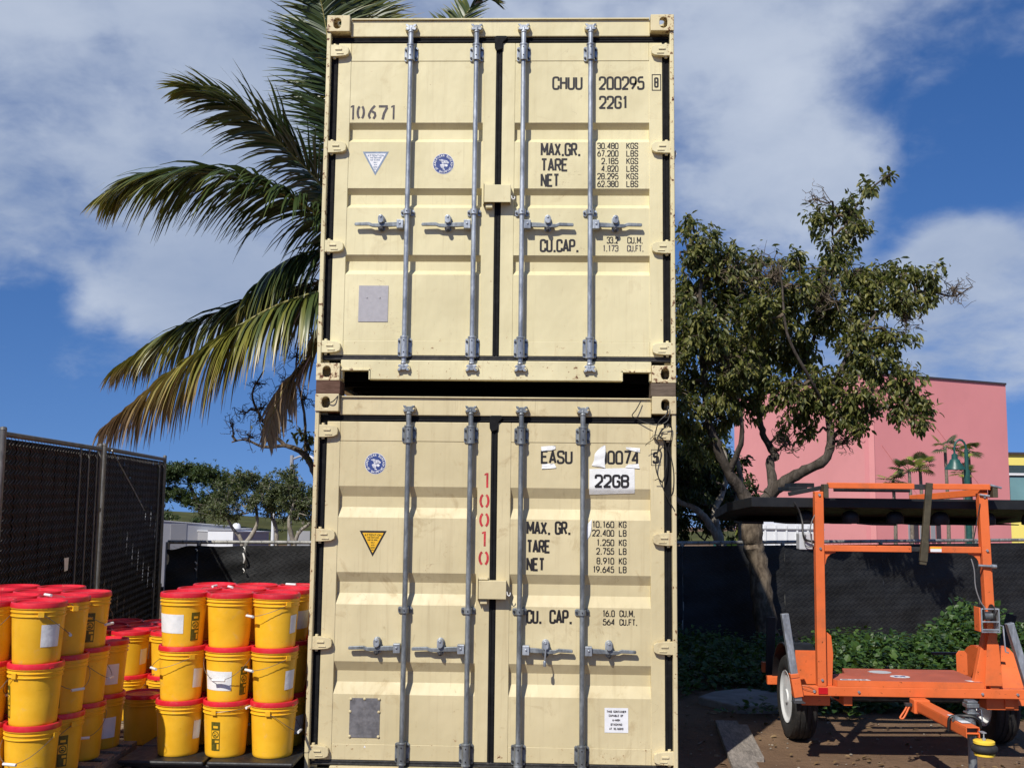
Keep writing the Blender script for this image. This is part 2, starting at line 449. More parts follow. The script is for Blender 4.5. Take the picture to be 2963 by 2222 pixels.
def container_paint(name, c, streak, fade, rust, stain=.35, zb=0.0, chip=0.0):
    m, nt, b = new_mat(name); g = G(nt)
    p = g.pos()
    geo = g.n('ShaderNodeNewGeometry'); sp = g.n('ShaderNodeSeparateXYZ'); g.l(geo.outputs['Position'], sp.inputs[0])
    ab = g.n('ShaderNodeMath', operation='ABSOLUTE'); g.l(sp.outputs[0], ab.inputs[0])
    edge = g.ramp(ab.outputs[0], 1.06, 1.20); low = g.ramp(sp.outputs[2], zb+.55, zb+.02)
    wear = g.n('ShaderNodeMath', operation='MAXIMUM'); g.l(edge, wear.inputs[0]); g.l(low, wear.inputs[1]); wear = wear.outputs[0]
    big = g.noise(p, 1.3, 4)
    col = g.mix(g.ramp(big, .3, .7), tuple(x*.93 for x in c), tuple(min(1, x*1.04) for x in fade))
    pan = g.noise(g.pos((1.7,1,1.1), (3,0,5)), 1.0, 2)
    col = g.mix(g.mul(g.ramp(pan, .45, .65), .28), col, tuple(x*.86 for x in c))
    ver = g.noise(g.pos((26, 8, .8)), 1.0, 5, .6)
    col = g.mix(g.mul(g.ramp(ver, .52, .78), streak), col, (.40,.31,.17))
    fine = g.noise(g.pos((60, 20, 2.2)), 1.0, 4, .6)
    col = g.mix(g.mul(g.mul(g.ramp(fine, .56, .74), streak*1.3), g.ramp(big, .4, .6)), col, (.36,.28,.16))
    blot = g.noise(p, 5.2, 9, .68, .8)
    col = g.mix(g.mul(g.ramp(blot, .56, .70), stain), col, (.42,.32,.17))
    smear = g.noise(g.pos((9, 9, 3.4), (4,2,1)), 1.6, 8, .7, 1.4)
    col = g.mix(g.mul(g.ramp(smear, .62, .72), stain*.9), col, (.33,.24,.12))
    # hairline scratches
    sc = g.noise(g.pos((1.1,1.1,3.5)), 2.6, 3, .5, 2.2); d = g.n('ShaderNodeMath', operation='SUBTRACT'); g.l(sc, d.inputs[0]); d.inputs[1].default_value = .5
    da = g.n('ShaderNodeMath', operation='ABSOLUTE'); g.l(d.outputs[0], da.inputs[0])
    sm = g.noise(p, 3.1, 3)
    col = g.mix(g.mul(g.mul(g.ramp(da.outputs[0], .004, .001), g.ramp(sm, .60, .68)), .75), col, (.20,.11,.055))
    # rust chips, thicker toward the edges and the sill, with brown halos
    spk = g.noise(p, 30, 6, .72)
    add = g.n('ShaderNodeMath', operation='MULTIPLY_ADD'); g.l(wear, add.inputs[0]); add.inputs[1].default_value = .055+.10*rust; g.l(spk, add.inputs[2])
    halo = g.mul(g.ramp(add.outputs[0], .685-.05*chip, .735-.05*chip), .55)
    col = g.mix(halo, col, (.42,.22,.085))
    col = g.mix(g.ramp(add.outputs[0], .725-.05*chip, .75-.05*chip), col, (.105,.036,.015))
    run = g.noise(g.pos((34, 34, 1.6), (7,1,0)), 1.0, 4, .65)
    col = g.mix(g.mul(g.mul(g.ramp(run, .63, .76), wear), .22+.4*rust), col, (.36,.17,.06))
    g.l(col, b.inputs['Base Color'])
    g.l(g.ramp(blot, .3, .8, .40, .66), b.inputs['Roughness'])
    b.inputs['Specular IOR Level'].default_value = .32
    h = g.noise(g.pos((1.6,1,1)), 2.2, 3)
    nb = g.n('ShaderNodeBump'); nb.inputs['Strength'].default_value = .38; nb.inputs['Distance'].default_value = .035
    g.l(h, nb.inputs['Height'])
    nb2 = g.n('ShaderNodeBump'); nb2.inputs['Strength'].default_value = .12; nb2.inputs['Distance'].default_value = .003
    g.l(g.noise(p, 90, 4), nb2.inputs['Height']); g.l(nb.outputs[0], nb2.inputs['Normal'])
    g.l(nb2.outputs[0], b.inputs['Normal'])
    return m

def leaf_mat(name, cols, trans=.35, rough=.45, spec=.4):
    """colour differs from leaf to leaf"""
    m = bpy.data.materials.new(name); m.use_nodes = True; nt = m.node_tree; nt.nodes.clear(); g = G(nt)
    out = g.n('ShaderNodeOutputMaterial'); b = g.n('ShaderNodeBsdfPrincipled'); t = g.n('ShaderNodeBsdfTranslucent'); mx = g.n('ShaderNodeMixShader')
    geo = g.n('ShaderNodeNewGeometry'); cr = g.n('ShaderNodeValToRGB')
    el = cr.color_ramp.elements
    while len(el) > 1: el.remove(el[-1])
    el[0].position = 0; el[0].color = cols[0]+(1,)
    for i, c in enumerate(cols[1:]):
        e = el.new((i+1)/(len(cols)-1)); e.color = c+(1,)
    g.l(geo.outputs['Random Per Island'], cr.inputs[0])
    g.l(cr.outputs[0], b.inputs['Base Color']); b.inputs['Roughness'].default_value = rough; b.inputs['Specular IOR Level'].default_value = spec
    tm = g.mix(.5, cr.outputs[0], (.30,.38,.04)); g.l(tm, t.inputs['Color'])
    mx.inputs[0].default_value = trans
    g.l(b.outputs[0], mx.inputs[1]); g.l(t.outputs[0], mx.inputs[2]); g.l(mx.outputs[0], out.inputs[0])
    return m
def frond_mat(name):
    m = bpy.data.materials.new(name); m.use_nodes = True; nt = m.node_tree; nt.nodes.clear(); g = G(nt)
    out = g.n('ShaderNodeOutputMaterial'); b = g.n('ShaderNodeBsdfPrincipled'); t = g.n('ShaderNodeBsdfTranslucent'); mx = g.n('ShaderNodeMixShader')
    at = g.n('ShaderNodeAttribute'); at.attribute_name = 'age'
    cr = g.n('ShaderNodeValToRGB'); el = cr.color_ramp.elements
    el[0].position = 0; el[0].color = (.030,.055,.016,1); el[1].position = 1; el[1].color = (.34,.25,.16,1)
    for p_, c in ((.32,(.062,.088,.022)),(.5,(.21,.20,.03)),(.66,(.34,.25,.08)),(.8,(.30,.20,.11))):
        e = el.new(p_); e.color = c+(1,)
    g.l(at.outputs['Fac'], cr.inputs[0]); g.l(cr.outputs[0], b.inputs['Base Color']); g.l(cr.outputs[0], t.inputs['Color'])
    b.inputs['Roughness'].default_value = .38; b.inputs['Specular IOR Level'].default_value = .5
    mx.inputs[0].default_value = .18
    g.l(b.outputs[0], mx.inputs[1]); g.l(t.outputs[0], mx.inputs[2]); g.l(mx.outputs[0], out.inputs[0])
    return m
def bark_mat(name, c1, c2, scale=14):
    m, nt, b = new_mat(name); g = G(nt); p = g.pos((1,1,.45))
    n = g.noise(p, scale, 8, .65, .6); w = g.noise(g.pos(), 3.0, 4)
    col = g.mix(g.ramp(n, .35, .68), c1, c2); col = g.mix(g.mul(g.ramp(w, .5, .7), .5), col, tuple(x*.45 for x in c1))
    g.l(col, b.inputs['Base Color']); b.inputs['Roughness'].default_value = .9; b.inputs['Specular IOR Level'].default_value = .15
    g.l(g.bump(n, .8, .02), b.inputs['Normal']); return m
def wood_mat(name, c1, c2, axis=(3,14,14), dirt=.4):
    m, nt, b = new_mat(name); g = G(nt); p = g.pos(axis)
    n = g.noise(p, 3.0, 7, .62, 1.2); k = g.noise(g.pos(), 5, 6, .6)
    col = g.mix(g.ramp(n, .32, .68), c1, c2); col = g.mix(g.mul(g.ramp(k, .5, .75), dirt), col, tuple(x*.35 for x in c1))
    g.l(col, b.inputs['Base Color']); b.inputs['Roughness'].default_value = .85; b.inputs['Specular IOR Level'].default_value = .2
    g.l(g.bump(n, .4, .006), b.inputs['Normal']); return m
def galv_mat(name, c, rough=.42):
    m, nt, b = new_mat(name); g = G(nt)
    v = g.n('ShaderNodeTexVoronoi'); v.inputs['Scale'].default_value = 70; g.l(g.pos((1,1,.5)), v.inputs['Vector'])
    n = g.noise(g.pos((1,1,.35)), 9, 6, .65, .8)
    col = g.mix(g.ramp(n, .35, .7), tuple(x*.62 for x in c), tuple(min(1,x*1.15) for x in c))
    col = g.mix(.18, col, v.outputs['Distance'], 'OVERLAY')
    g.l(col, b.inputs['Base Color']); b.inputs['Metallic'].default_value = .55
    g.l(g.ramp(n, .3, .75, rough-.1, rough+.15), b.inputs['Roughness'])
    g.l(g.bump(n, .12, .003), b.inputs['Normal']); return m
def screen_mat(name, c, sheen=.3):
    m, nt, b = new_mat(name); g = G(nt); p = g.pos()
    n = g.noise(p, 3.2, 6, .6); w = g.noise(g.pos((2,2,30)), 2.0, 3); f = g.noise(p, 120, 2)
    col = g.mix(g.ramp(n, .3, .7), tuple(x*.6 for x in c), tuple(x*1.5 for x in c))
    col = g.mix(g.mul(g.ramp(w, .55, .75), .35), col, tuple(x*2.0+.004 for x in c))
    g.l(col, b.inputs['Base Color']); b.inputs['Roughness'].default_value = .62; b.inputs['Specular IOR Level'].default_value = sheen
    nb = g.n('ShaderNodeBump'); nb.inputs['Strength'].default_value = .5; nb.inputs['Distance'].default_value = .02; g.l(g.noise(p, 7, 5, .6, .8), nb.inputs['Height'])
    g.l(nb.outputs[0], b.inputs['Normal']); return m
def ground_mat():
    m, nt, b = new_mat('dirt_ground'); g = G(nt); p = g.pos()
    a = g.noise(p, .9, 6, .6); f = g.noise(p, 14, 8, .7); s = g.noise(p, 3.4, 7, .65, .7)
    col = g.mix(g.ramp(a, .3, .7), (.145,.088,.052), (.205,.130,.078))
    col = g.mix(g.mul(g.ramp(s, .5, .75), .55), col, (.085,.054,.036))
    col = g.mix(g.mul(g.ramp(f, .55, .8), .5), col, (.23,.17,.115))
    g.l(col, b.inputs['Base Color']); b.inputs['Roughness'].default_value = .92; b.inputs['Specular IOR Level'].default_value = .2
    g.l(g.bump(f, .9, .03), b.inputs['Normal']); return m

def plastic(name, c, rough, **kw):
    """moulded plastic: tone differs from piece to piece, scuffs and dust"""
    m = mat(name, c, rough, **kw); g = G(m.node_tree); b = [n for n in m.node_tree.nodes if n.type == 'BSDF_PRINCIPLED'][0]
    src = b.inputs['Base Color'].links[0].from_socket
    oi = g.n('ShaderNodeObjectInfo'); v = g.ramp(oi.outputs['Random'], 0, 1, .86, 1.04, False)
    vv = g.n('ShaderNodeCombineColor'); 
    for i in range(3): g.l(v, vv.inputs[i])
    col = g.mix(1.0, src, vv.outputs[0], 'MULTIPLY')
    p = g.pos(); dust = g.noise(p, 11, 8, .7, .6); col = g.mix(g.mul(g.ramp(dust, .56, .74), .30), col, (.55,.42,.25))
    sc = g.noise(g.pos((3,3,14)), 7, 4, .6, 1.5); col = g.mix(g.mul(g.ramp(sc, .66, .72), .45), col, tuple(x*.35 for x in c))
    g.l(col, b.inputs['Base Color'])
    g.l(g.bump(g.noise(p, 16, 4), .10, .006), b.inputs['Normal'])
    return m
PAINT_UP = container_paint('cream_paint', (.690,.612,.365), .20, (.725,.65,.40), .32, .24, 2.68, .15)
PAINT_LO = container_paint('tan_paint', (.605,.512,.300), .34, (.655,.56,.34), .42, .58, 0.0, .2)
POST_UP = container_paint('chipped_cream_paint', (.69,.61,.36), .2, (.72,.64,.39), .55, .2, 2.68, .6)
CAST_UP = container_paint('rusty_cream_paint', (.67,.575,.335), .2, (.71,.61,.37), .75, .35, 2.68, 1.0)
CAST_LO = container_paint('rusty_tan_paint', (.60,.505,.295), .3, (.65,.55,.335), .5, .45, 0.0, .7)
GASKET = mat('black_rubber', (.006,.006,.007), .75, var=.3, vscale=9, dirt=(.05,.047,.045), dirt_amt=.22, bump=.15, bscale=40, spec=.2)
VOID = mat('gap_shade_black', (.006,.0055,.005), .9, var=.4, vscale=6, spec=.1)  # near-black colour paints in the shade of the gap between the containers
GASKET_W = mat('worn_rubber', (.022,.021,.02), .6, var=.4, vscale=14, dirt=(.14,.12,.10), dirt_amt=.6, bump=.2, bscale=50)
GALV = galv_mat('galvanised_steel', (.42,.45,.48))
GALV_D = galv_mat('grey_painted_steel', (.25,.27,.28), .48)
STEEL_DK = mat('dark_steel', (.06,.06,.062), .5, .6, var=.3, vscale=20, dirt=(.16,.10,.06), dirt_amt=.3)
INK = mat('black_ink', (.012,.009,.009), .5, var=.2, vscale=30)
INK_FADE = mat('faded_ink', (.055,.045,.05), .6, var=.5, vscale=30, dirt=(.45,.38,.25), dirt_amt=.35)
INK_RED = mat('red_stencil_ink', (.46,.022,.030), .6, var=.25, vscale=30, dirt=(.60,.45,.30), dirt_amt=.35)
PAPER = mat('white_paper', (.78,.78,.76), .6, var=.06, vscale=12, bump=.3, bscale=26)
PAPER_TAPE = mat('translucent_tape', (.66,.58,.40), .3, var=.05, vscale=12)
NAVY = mat('navy_sticker', (.035,.06,.21), .4, var=.12, vscale=40)
STK_WHITE = mat('white_sticker', (.76,.76,.77), .4, var=.05, vscale=20)
STK_GREY = mat('faded_blue_print', (.20,.26,.36), .5, var=.15, vscale=40)
STK_YEL = mat('yellow_sticker', (.80,.44,.02), .4, var=.08, vscale=20)
PLATE = mat('brushed_data_plate', (.40,.38,.385), .45, .25, var=.05, vscale=40, dirt=(.22,.20,.20), dirt_amt=.10)
PLATE_D = mat('dull_data_plate', (.17,.165,.17), .5, .3, var=.25, vscale=25, dirt=(.34,.31,.28), dirt_amt=.4)
DUN_L = wood_mat('dark_red_wood', (.085,.045,.03), (.15,.085,.06), (3,20,20))
DUN_R = wood_mat('weathered_wood', (.10,.075,.055), (.17,.13,.095), (3,20,24))
YEL = plastic('yellow_plastic', (.86,.445,.018), .38, var=.05, vscale=5, c2=(.91,.50,.026), dirt=(.42,.22,.02), dirt_amt=.16, spec=.45)
RED = plastic('red_plastic', (.66,.016,.030), .34, var=.08, vscale=8, dirt=(.5,.10,.10), dirt_amt=.25, spec=.5)
WIRE = mat('bail_wire', (.20,.17,.13), .45, .6, var=.3, vscale=30, dirt=(.15,.06,.02), dirt_amt=.4)
GRIP = mat('white_plastic', (.74,.73,.70), .45, var=.05)
OLIVE = mat('olive_print', (.10,.085,.006), .5, var=.3, vscale=60)
BLACKP = mat('black_plastic', (.013,.013,.014), .5, var=.3, vscale=8, dirt=(.06,.055,.05), dirt_amt=.3, bump=.1)
PALLET = wood_mat('pallet_wood', (.16,.125,.09), (.27,.215,.16), (14,3,14), .5)
ORANGE = mat('orange_paint', (.72,.150,.040), .45, var=.08, vscale=3, dirt=(.36,.12,.05), dirt_amt=.5, rust=0.32, spec=.35, bump=.06, bscale=40)
DECKO = mat('faded_deck_paint', (.42,.10,.055), .68, var=.14, vscale=4, dirt=(.24,.10,.07), dirt_amt=.5, bump=.1, bscale=50)
BLACKM = mat('black_panel_paint', (.013,.014,.016), .5, var=.25, vscale=4, dirt=(.03,.03,.03), dirt_amt=.25, spec=.3)
LENS = mat('dark_lens', (.03,.03,.035), .25, var=.2)
RUBBER = mat('tyre_rubber', (.018,.017,.016), .75, var=.3, vscale=12, dirt=(.10,.08,.06), dirt_amt=.4, bump=.2, bscale=50)
WHITE = mat('white_paint', (.78,.79,.79), .45, var=.04, vscale=8, dirt=(.40,.36,.30), dirt_amt=.15)
OLIVEM = mat('olive_steel', (.075,.062,.036), .55, .2, var=.2, vscale=12, dirt=(.15,.12,.07), dirt_amt=.4)
REFLECT = mat('red_reflector', (.50,.008,.014), .25, var=.1)
YELLOWP = mat('bright_yellow_rubber', (.82,.56,.05), .45, var=.08)
GREYP = mat('grey_enclosure', (.50,.51,.53), .5, var=.08)
CABLE = mat('black_cable', (.014,.013,.012), .5, var=.2)
CABLE_G = mat('grey_cable', (.18,.18,.18), .5, var=.2)
FENCE_G = galv_mat('weathered_galvanised', (.36,.355,.33), .6)
POST_D = galv_mat('dull_grey_post', (.19,.185,.175), .6)
CHAIN = mat('chain_link_wire', (.16,.145,.13), .55, .2, var=.35, vscale=10)
CHAIN_B = mat('dark_chain_link_wire', (.035,.034,.033), .55, .3, var=.3, vscale=10)
SLAT = screen_mat('brown_privacy_screen', (.0075,.0062,.0055), .1)
SCREEN = screen_mat('black_windscreen', (.014,.0145,.0155), .35)
SHINY = screen_mat('glossy_black_tarp', (.010,.011,.012), .4)
CONC = mat('concrete', (.26,.24,.215), .9, var=.2, vscale=5, dirt=(.12,.10,.08), dirt_amt=.5, bump=.3, bscale=40)
STONE = mat('pale_pebble', (.24,.20,.155), .85, var=.35, vscale=30)
PLANKM = wood_mat('grey_lumber', (.17,.15,.13), (.33,.29,.25), (16,2.5,16), .45)
BARK = bark_mat('tree_bark', (.075,.056,.040), (.21,.165,.118))
BARK_D = bark_mat('dark_bark', (.055,.045,.036), (.12,.10,.085), 20)
BARK_P = bark_mat('pale_bark', (.22,.19,.15), (.40,.36,.30), 16)
PALMBARK = bark_mat('palm_bark', (.14,.115,.09), (.26,.22,.17), 22)
LEAF = leaf_mat('tree_leaf', [(.032,.044,.013),(.062,.076,.021),(.105,.115,.032),(.17,.17,.044),(.27,.25,.075)], .32)
LEAF_D = leaf_mat('dark_leaf', [(.018,.030,.009),(.035,.052,.014),(.058,.075,.020)], .22)
LEAF_FAR = leaf_mat('far_leaf', [(.045,.062,.026),(.085,.105,.042),(.13,.145,.062)], .28)
LEAF_MONK = leaf_mat('monkeypod_leaf', [(.026,.048,.015),(.048,.076,.022),(.07,.10,.03)], .2)
IVY = leaf_mat('ivy_leaf', [(.016,.040,.009),(.030,.068,.013),(.048,.100,.020),(.085,.145,.030)], .25)
LEAF_Y = leaf_mat('yellow_green_leaf', [(.30,.33,.06),(.40,.42,.10)], .4)
FRONDM = frond_mat('palm_frond')
RACHIS = mat('frond_stem', (.24,.24,.05), .5, var=.3, vscale=4, c2=(.34,.27,.09))
GRASS = mat('hill_grass', (.066,.070,.022), .95, var=.3, vscale=.25, dirt=(.16,.13,.05), dirt_amt=.5, spec=.1)
def pink_mat(name, c):
    return mat(name, c, .85, var=.035, vscale=.35, dirt=tuple(x*.86 for x in c), dirt_amt=.3, bump=.15, bscale=7, spec=.2)
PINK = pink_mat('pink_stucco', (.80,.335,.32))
PINK2 = pink_mat('darker_pink_stucco', (.72,.275,.275))  # same stucco in a darker tone, for the other two walls
DARKTRIM = mat('dark_trim', (.05,.04,.045), .6)
YSTUC = mat('yellow_stucco', (.78,.66,.16), .8, var=.04, vscale=.4)
TEALG = mat('teal_glass', (.16,.30,.31), .15, var=.1, vscale=.6, spec=.7)
TEALD = mat('teal_frame', (.035,.06,.065), .5)
TEALP = mat('green_lamp_paint', (.018,.080,.066), .4, var=.15, vscale=10)
WHITEB = mat('white_siding', (.70,.71,.72), .6, var=.05, vscale=.8, dirt=(.5,.48,.44), dirt_amt=.2)
GREYB = mat('grey_siding', (.30,.30,.31), .6, var=.05, vscale=.8)

# ------------------------------------------------------------------ ground and hill
def terrain(x, y):
    d = math.hypot(x, max(y, 0) if y > 0 else y)
    z = 0.0
    if y > 10: z -= 1.6*min(1, (y-10)/14)**1.0
    if d > 130: z -= (d-130)*0.03
    return z
def build_ground():
    xs = [-4000,-1500,-600,-250,-120,-60,-30,-16]+[-10+i*1.0 for i in range(21)]+[16,30,60,120,250,600,1500,4000]
    ys = [-4000,-1000,-300,-100,-40,-15]+[-8+i*1.0 for i in range(19)]+[13,18,24,34,50,80,110,140,200,350,700,1500,4000]
    mb = MB(); o = 0
    for y in ys:
        for x in xs: mb.v.append((x, y, terrain(x, y)+(0.012*math.sin(x*2.1+y)*math.cos(y*1.7) if abs(x) < 10 and -6 < y < 9 else 0)))
    nx = len(xs)
    for j in range(len(ys)-1):
        for i in range(nx-1):
            a = j*nx+i; mb.f.append((a, a+1, a+nx+1, a+nx))
    me = mb.mesh('ground', smooth=60); o = bpy.data.objects.new('ground', me); COL.objects.link(o)
    me.materials.append(ground_mat()); o['kind'] = 'structure'
    # grassy rise far behind the fence
    def hz(x, y):
        crest = -0.02 - 0.044*(x+36) if x < 0 else -1.60+0.02*x
        t = min(1, max(0, (y-50)/45)); s = t*t*(3-2*t)
        b = max(0, (y-98)/30)
        return -2.0+(crest+2.0)*s - 4*b*b + 0.05*math.sin(x*.3)*math.sin(y*.2)
    mb = MB(); mb.grid(lambda u, v: (-110+u*170, 48+v*90, hz(-110+u*170, 48+v*90)), 60, 40)
    h = mb.build('hill', GRASS, smooth=60); h['kind'] = 'structure'
build_ground()

# ------------------------------------------------------------------ shipping containers
YD = 0.055                     # y of the door face behind the corner castings
def stadium(cx, cz, w, h, n=6):
    pts = []
    r = w/2; k = h/2-r
    for i in range(n+1):
        a = math.pi*i/n; pts.append((cx+r*math.cos(a), cz+k+r*math.sin(a)))
    for i in range(n+1):
        a = math.pi+math.pi*i/n; pts.append((cx+r*math.cos(a), cz-k+r*math.sin(a)))
    return pts
def plate_hole(mb, rect, hole, fn, d0, d1):
    """a plate with one hole; rect=(a0,a1,b0,b1), outline in plane coordinates, fn(a,b,d)"""
    n = len(hole); a0, a1, b0, b1 = rect; cx = sum(p[0] for p in hole)/n; cz = sum(p[1] for p in hole)/n
    outer = []
    for (a, b) in hole:
        dx, dz = a-cx, b-cz
        t = min([(a1-cx)/dx if dx > 1e-9 else 1e9, (a0-cx)/dx if dx < -1e-9 else 1e9, (b1-cz)/dz if dz > 1e-9 else 1e9, (b0-cz)/dz if dz < -1e-9 else 1e9])
        outer.append([cx+dx*t, cz+dz*t])
    for c in ((a0,b0),(a1,b0),(a1,b1),(a0,b1)):     # snap the nearest outline point to each corner
        k = min(range(n), key=lambda i: (outer[i][0]-c[0])**2+(outer[i][1]-c[1])**2); outer[k] = list(c)
    o = len(mb.v)
    for d in (d0, d1):
        mb.v.extend([tuple(fn(a,b,d)) for a,b in hole]); mb.v.extend([tuple(fn(a,b,d)) for a,b in outer])
    for i in range(n):
        j = (i+1) % n
        mb.f.append((o+i, o+j, o+n+j, o+n+i)); mb.f.append((o+2*n+i, o+3*n+i, o+3*n+j, o+2*n+j))
        mb.f.append((o+i, o+2*n+i, o+2*n+j, o+j)); mb.f.append((o+n+i, o+n+j, o+3*n+j, o+3*n+i))
def casting(mb, sx, y0, sy, z0, top):
    """ISO corner casting, hollow, with oval holes in the end, side and top faces"""
    X0, X1 = sx*1.057, sx*1.219; xa, xb = min(X0,X1), max(X0,X1)
    h = 0.118; t = 0.026; dep = 0.178
    ya = y0; yb = y0+sy*dep
    hz = z0+h*.5
    plate_hole(mb, (xa, xb, z0, z0+h), stadium((xa+xb)/2+sx*.008, hz, .056, .080), lambda a,b,d: (a, ya+sy*d, b), 0, t)
    side = lambda a,b,d: (sx*(1.219-d), a, b)
    ylo, yhi = sorted((ya+sy*t, yb))
    plate_hole(mb, (ylo, yhi, z0, z0+h), stadium((ylo+yhi)/2, hz, .056, .080), side, 0, t*.6)
    zt = z0+h if top else z0
    s = -1 if top else 1
    xi0, xi1 = sorted((sx*1.057, sx*(1.219-t*.6)))
    plate_hole(mb, (xi0, xi1, ylo, yhi), stadium((xi0+xi1)/2, (ylo+yhi)/2, .06, .115), lambda a,b,d: (a, b, zt+s*d), 0.0005, t)
    zz = sorted((z0 if top else z0+h-t, z0+t if top else z0+h))
    mb.box(xi0, xi1, ylo, yhi, zz[0]+.0005, zz[1]-.0005)
    mb.box(min(sx*1.057, sx*1.067), max(sx*1.057, sx*1.067), ylo, yhi, z0+t+.001, z0+h-t-.001)
def panel_profile(rec):
    """(z, y) from the bottom up; rec = list of (top, inner top, inner bottom, bottom)"""
    D_ = .036; p = [(0.285, YD+.004)]
    for (a, b, c, d) in sorted(rec, key=lambda r: r[0]):
        p += [(d, YD+.004), (c, YD+.004+D_), (b, YD+.004+D_), (a, YD+.004)]
    p.append((2.275, YD+.004))
    return p
def y_at(prof, z):
    for (z0, y0), (z1, y1) in zip(prof, prof[1:]):
        if z0 <= z <= z1: return lerp(y0, y1, (z-z0)/max(1e-9, z1-z0))
    return YD
HINGE_Z = (0.235, 0.935, 1.642, 2.341)

def make_container(name, z0, label, paint, post, rec, bars, handles, hz, fork_t, gear_bot, lockz, gask_b):
    rt = root(name, (0, 3.03, z0), label, 'container', 'stacked shipping containers')
    prof = panel_profile(rec)
    Z = lambda z: z0+z
    # corner castings
    for sy, y in ((1, 0.0), (-1, 6.058)):
        for sx in (-1, 1):
            for top in (0, 1):
                mb = MB(); casting(mb, sx, y, sy, Z(2.473 if top else 0.0), top)
                mb.build('corner_casting', CAST_UP if z0 > 1 else CAST_LO, rt, bevel=.004)
    # corner posts, rails, sills
    for y, s in ((0.0, 1), (6.058, -1)):
        for sx in (-1, 1):
            mb = MB()
            pl = [(1.219,.012),(1.190,.012),(1.190,.098),(1.150,.098),(1.150,.118),(1.219,.118)]
            mb.prism(pl, lambda a,b,d: (sx*a, y+s*b, Z(d)), .1185, 2.4725)
            mb.build('corner_post', post, rt, bevel=.006)
    for y, s in ((0.0, 1), (6.058, -1)):
        mb = MB(); ys_ = sorted((y+s*.045, y+s*.115))
        mb.box(-1.0565, 1.0565, ys_[0], ys_[1], Z(2.452), Z(2.572))
        mb.build('top_rail', paint, rt, bevel=.006)
        mb = MB(); lip = sorted((y+s*.030, y+s*.118)); mb.box(-1.050, 1.050, lip[0], lip[1], Z(2.5725), Z(2.581))
        mb.build('rail_lip', post, rt)
        mb = MB()
        sill = [(-1.0565,.145),(1.0565,.145),(1.0565,.012),(1.043,.012),(1.043,.073),(.862,.073),(.862,.012),(-.862,.012),(-.862,.073),(-1.043,.073),(-1.043,.012),(-1.0565,.012)]
        mb.prism(sill, lambda a,b,d: (a, d, Z(b)), y+s*.028, y+s*.10)
        mb.build('door_sill' if s > 0 else 'end_sill', paint, rt, bevel=.005)
        if s > 0:
            for sx in (-1, 1):
                pk = MB(); e = .008
                xi0, xi1 = .862, 1.043
                pk.box(*sorted((sx*xi0, sx*(xi0-e))), .020, .03, Z(.012), Z(.081)); pk.box(*sorted((sx*(xi0-e), sx*(xi1+e))), .020, .03, Z(.073), Z(.082))
                pk.build('pocket_trim', post, rt)
    for sx in (-1, 1):
        mb = MB(); xs_ = sorted((sx*1.219, sx*1.16)); mb.box(xs_[0], xs_[1], .1785, 5.8795, Z(0.005), Z(.158)); mb.build('bottom_side_rail', post, rt)
        mb = MB(); xs_ = sorted((sx*1.219, sx*1.159)); mb.box(xs_[0], xs_[1], .1785, 5.8795, Z(2.51), Z(2.572)); mb.build('top_side_rail', post, rt)
        mb = MB(); n = 20; pts = []
        for i in range(n):
            b = .1785+i*5.70/n; q = 5.70/n
            pts += [(b, 1.213), (b+q*.28, 1.213), (b+q*.5, 1.178), (b+q*.78, 1.178)]
        pts.append((5.8795, 1.213))
        m = len(pts); o = len(mb.v)
        for (yy, xx) in pts: mb.v += [(sx*xx, yy, Z(.158)), (sx*xx, yy, Z(2.51))]
        for i in range(m-1): mb.f.append((o+2*i, o+2*i+2, o+2*i+3, o+2*i+1))
        mb.build('corrugated_side_panel', paint, rt)
    mb = MB(); n = 25; pts = []
    for i in range(n):
        b = .115+i*5.828/n; q = 5.828/n; pts += [(b, 2.560), (b+q*.3, 2.560), (b+q*.5, 2.545), (b+q*.8, 2.545)]
    pts.append((5.943, 2.560))
    for (yy, zz) in pts: mb.v += [(-1.158, yy, Z(zz)), (1.158, yy, Z(zz))]
    for i in range(len(pts)-1): mb.f.append((2*i, 2*i+1, 2*i+3, 2*i+2))
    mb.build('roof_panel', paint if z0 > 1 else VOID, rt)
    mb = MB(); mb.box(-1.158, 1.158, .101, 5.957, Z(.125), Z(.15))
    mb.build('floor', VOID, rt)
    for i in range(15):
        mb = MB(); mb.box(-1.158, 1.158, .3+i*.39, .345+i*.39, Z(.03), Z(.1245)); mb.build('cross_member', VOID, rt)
    mb = MB(); mb.box(-1.149, 1.149, 5.97, 5.99, Z(.146), Z(2.451)); mb.build('end_wall', paint, rt)
    # black strip round the doors
    gk = GASKET
    gy0, gy1 = YD+.004, YD+.04
    zb0, zb1, zt0, zt1 = gask_b, .182, 2.408, 2.4515
    def rubber(x0, x1, za, zb, m_=None, ribs=True):
        mb = MB(); mb.box(x0, x1, gy0, gy1, Z(za), Z(zb))
        if ribs:
            if x1-x0 > zb-za:
                k = (zb-za); mb.box(x0, x1, gy0-.006, gy0-.0005, Z(za+k*.15), Z(za+k*.36)); mb.box(x0, x1, gy0-.004, gy0-.0005, Z(za+k*.62), Z(za+k*.85))
            else:
                k = x1-x0; mb.box(x0+k*.15, x0+k*.36, gy0-.006, gy0-.0005, Z(za), Z(zb)); mb.box(x0+k*.62, x0+k*.85, gy0-.004, gy0-.0005, Z(za), Z(zb))
        mb.build('door_gasket', m_ or gk, rt, bevel=.002)
    rubber(-1.1895, 1.1895, zt0, zt1)
    rubber(-1.1895, 1.1895, .1455, zb1, GASKET_W)
    for sx in (-1, 1):
        a, b = sorted((sx*1.1415, sx*1.1895)); rubber(a, b, zb1+.0005, zt0-.0005)
    rubber(-.022, .022, zb1+.0005, zt0-.0005)
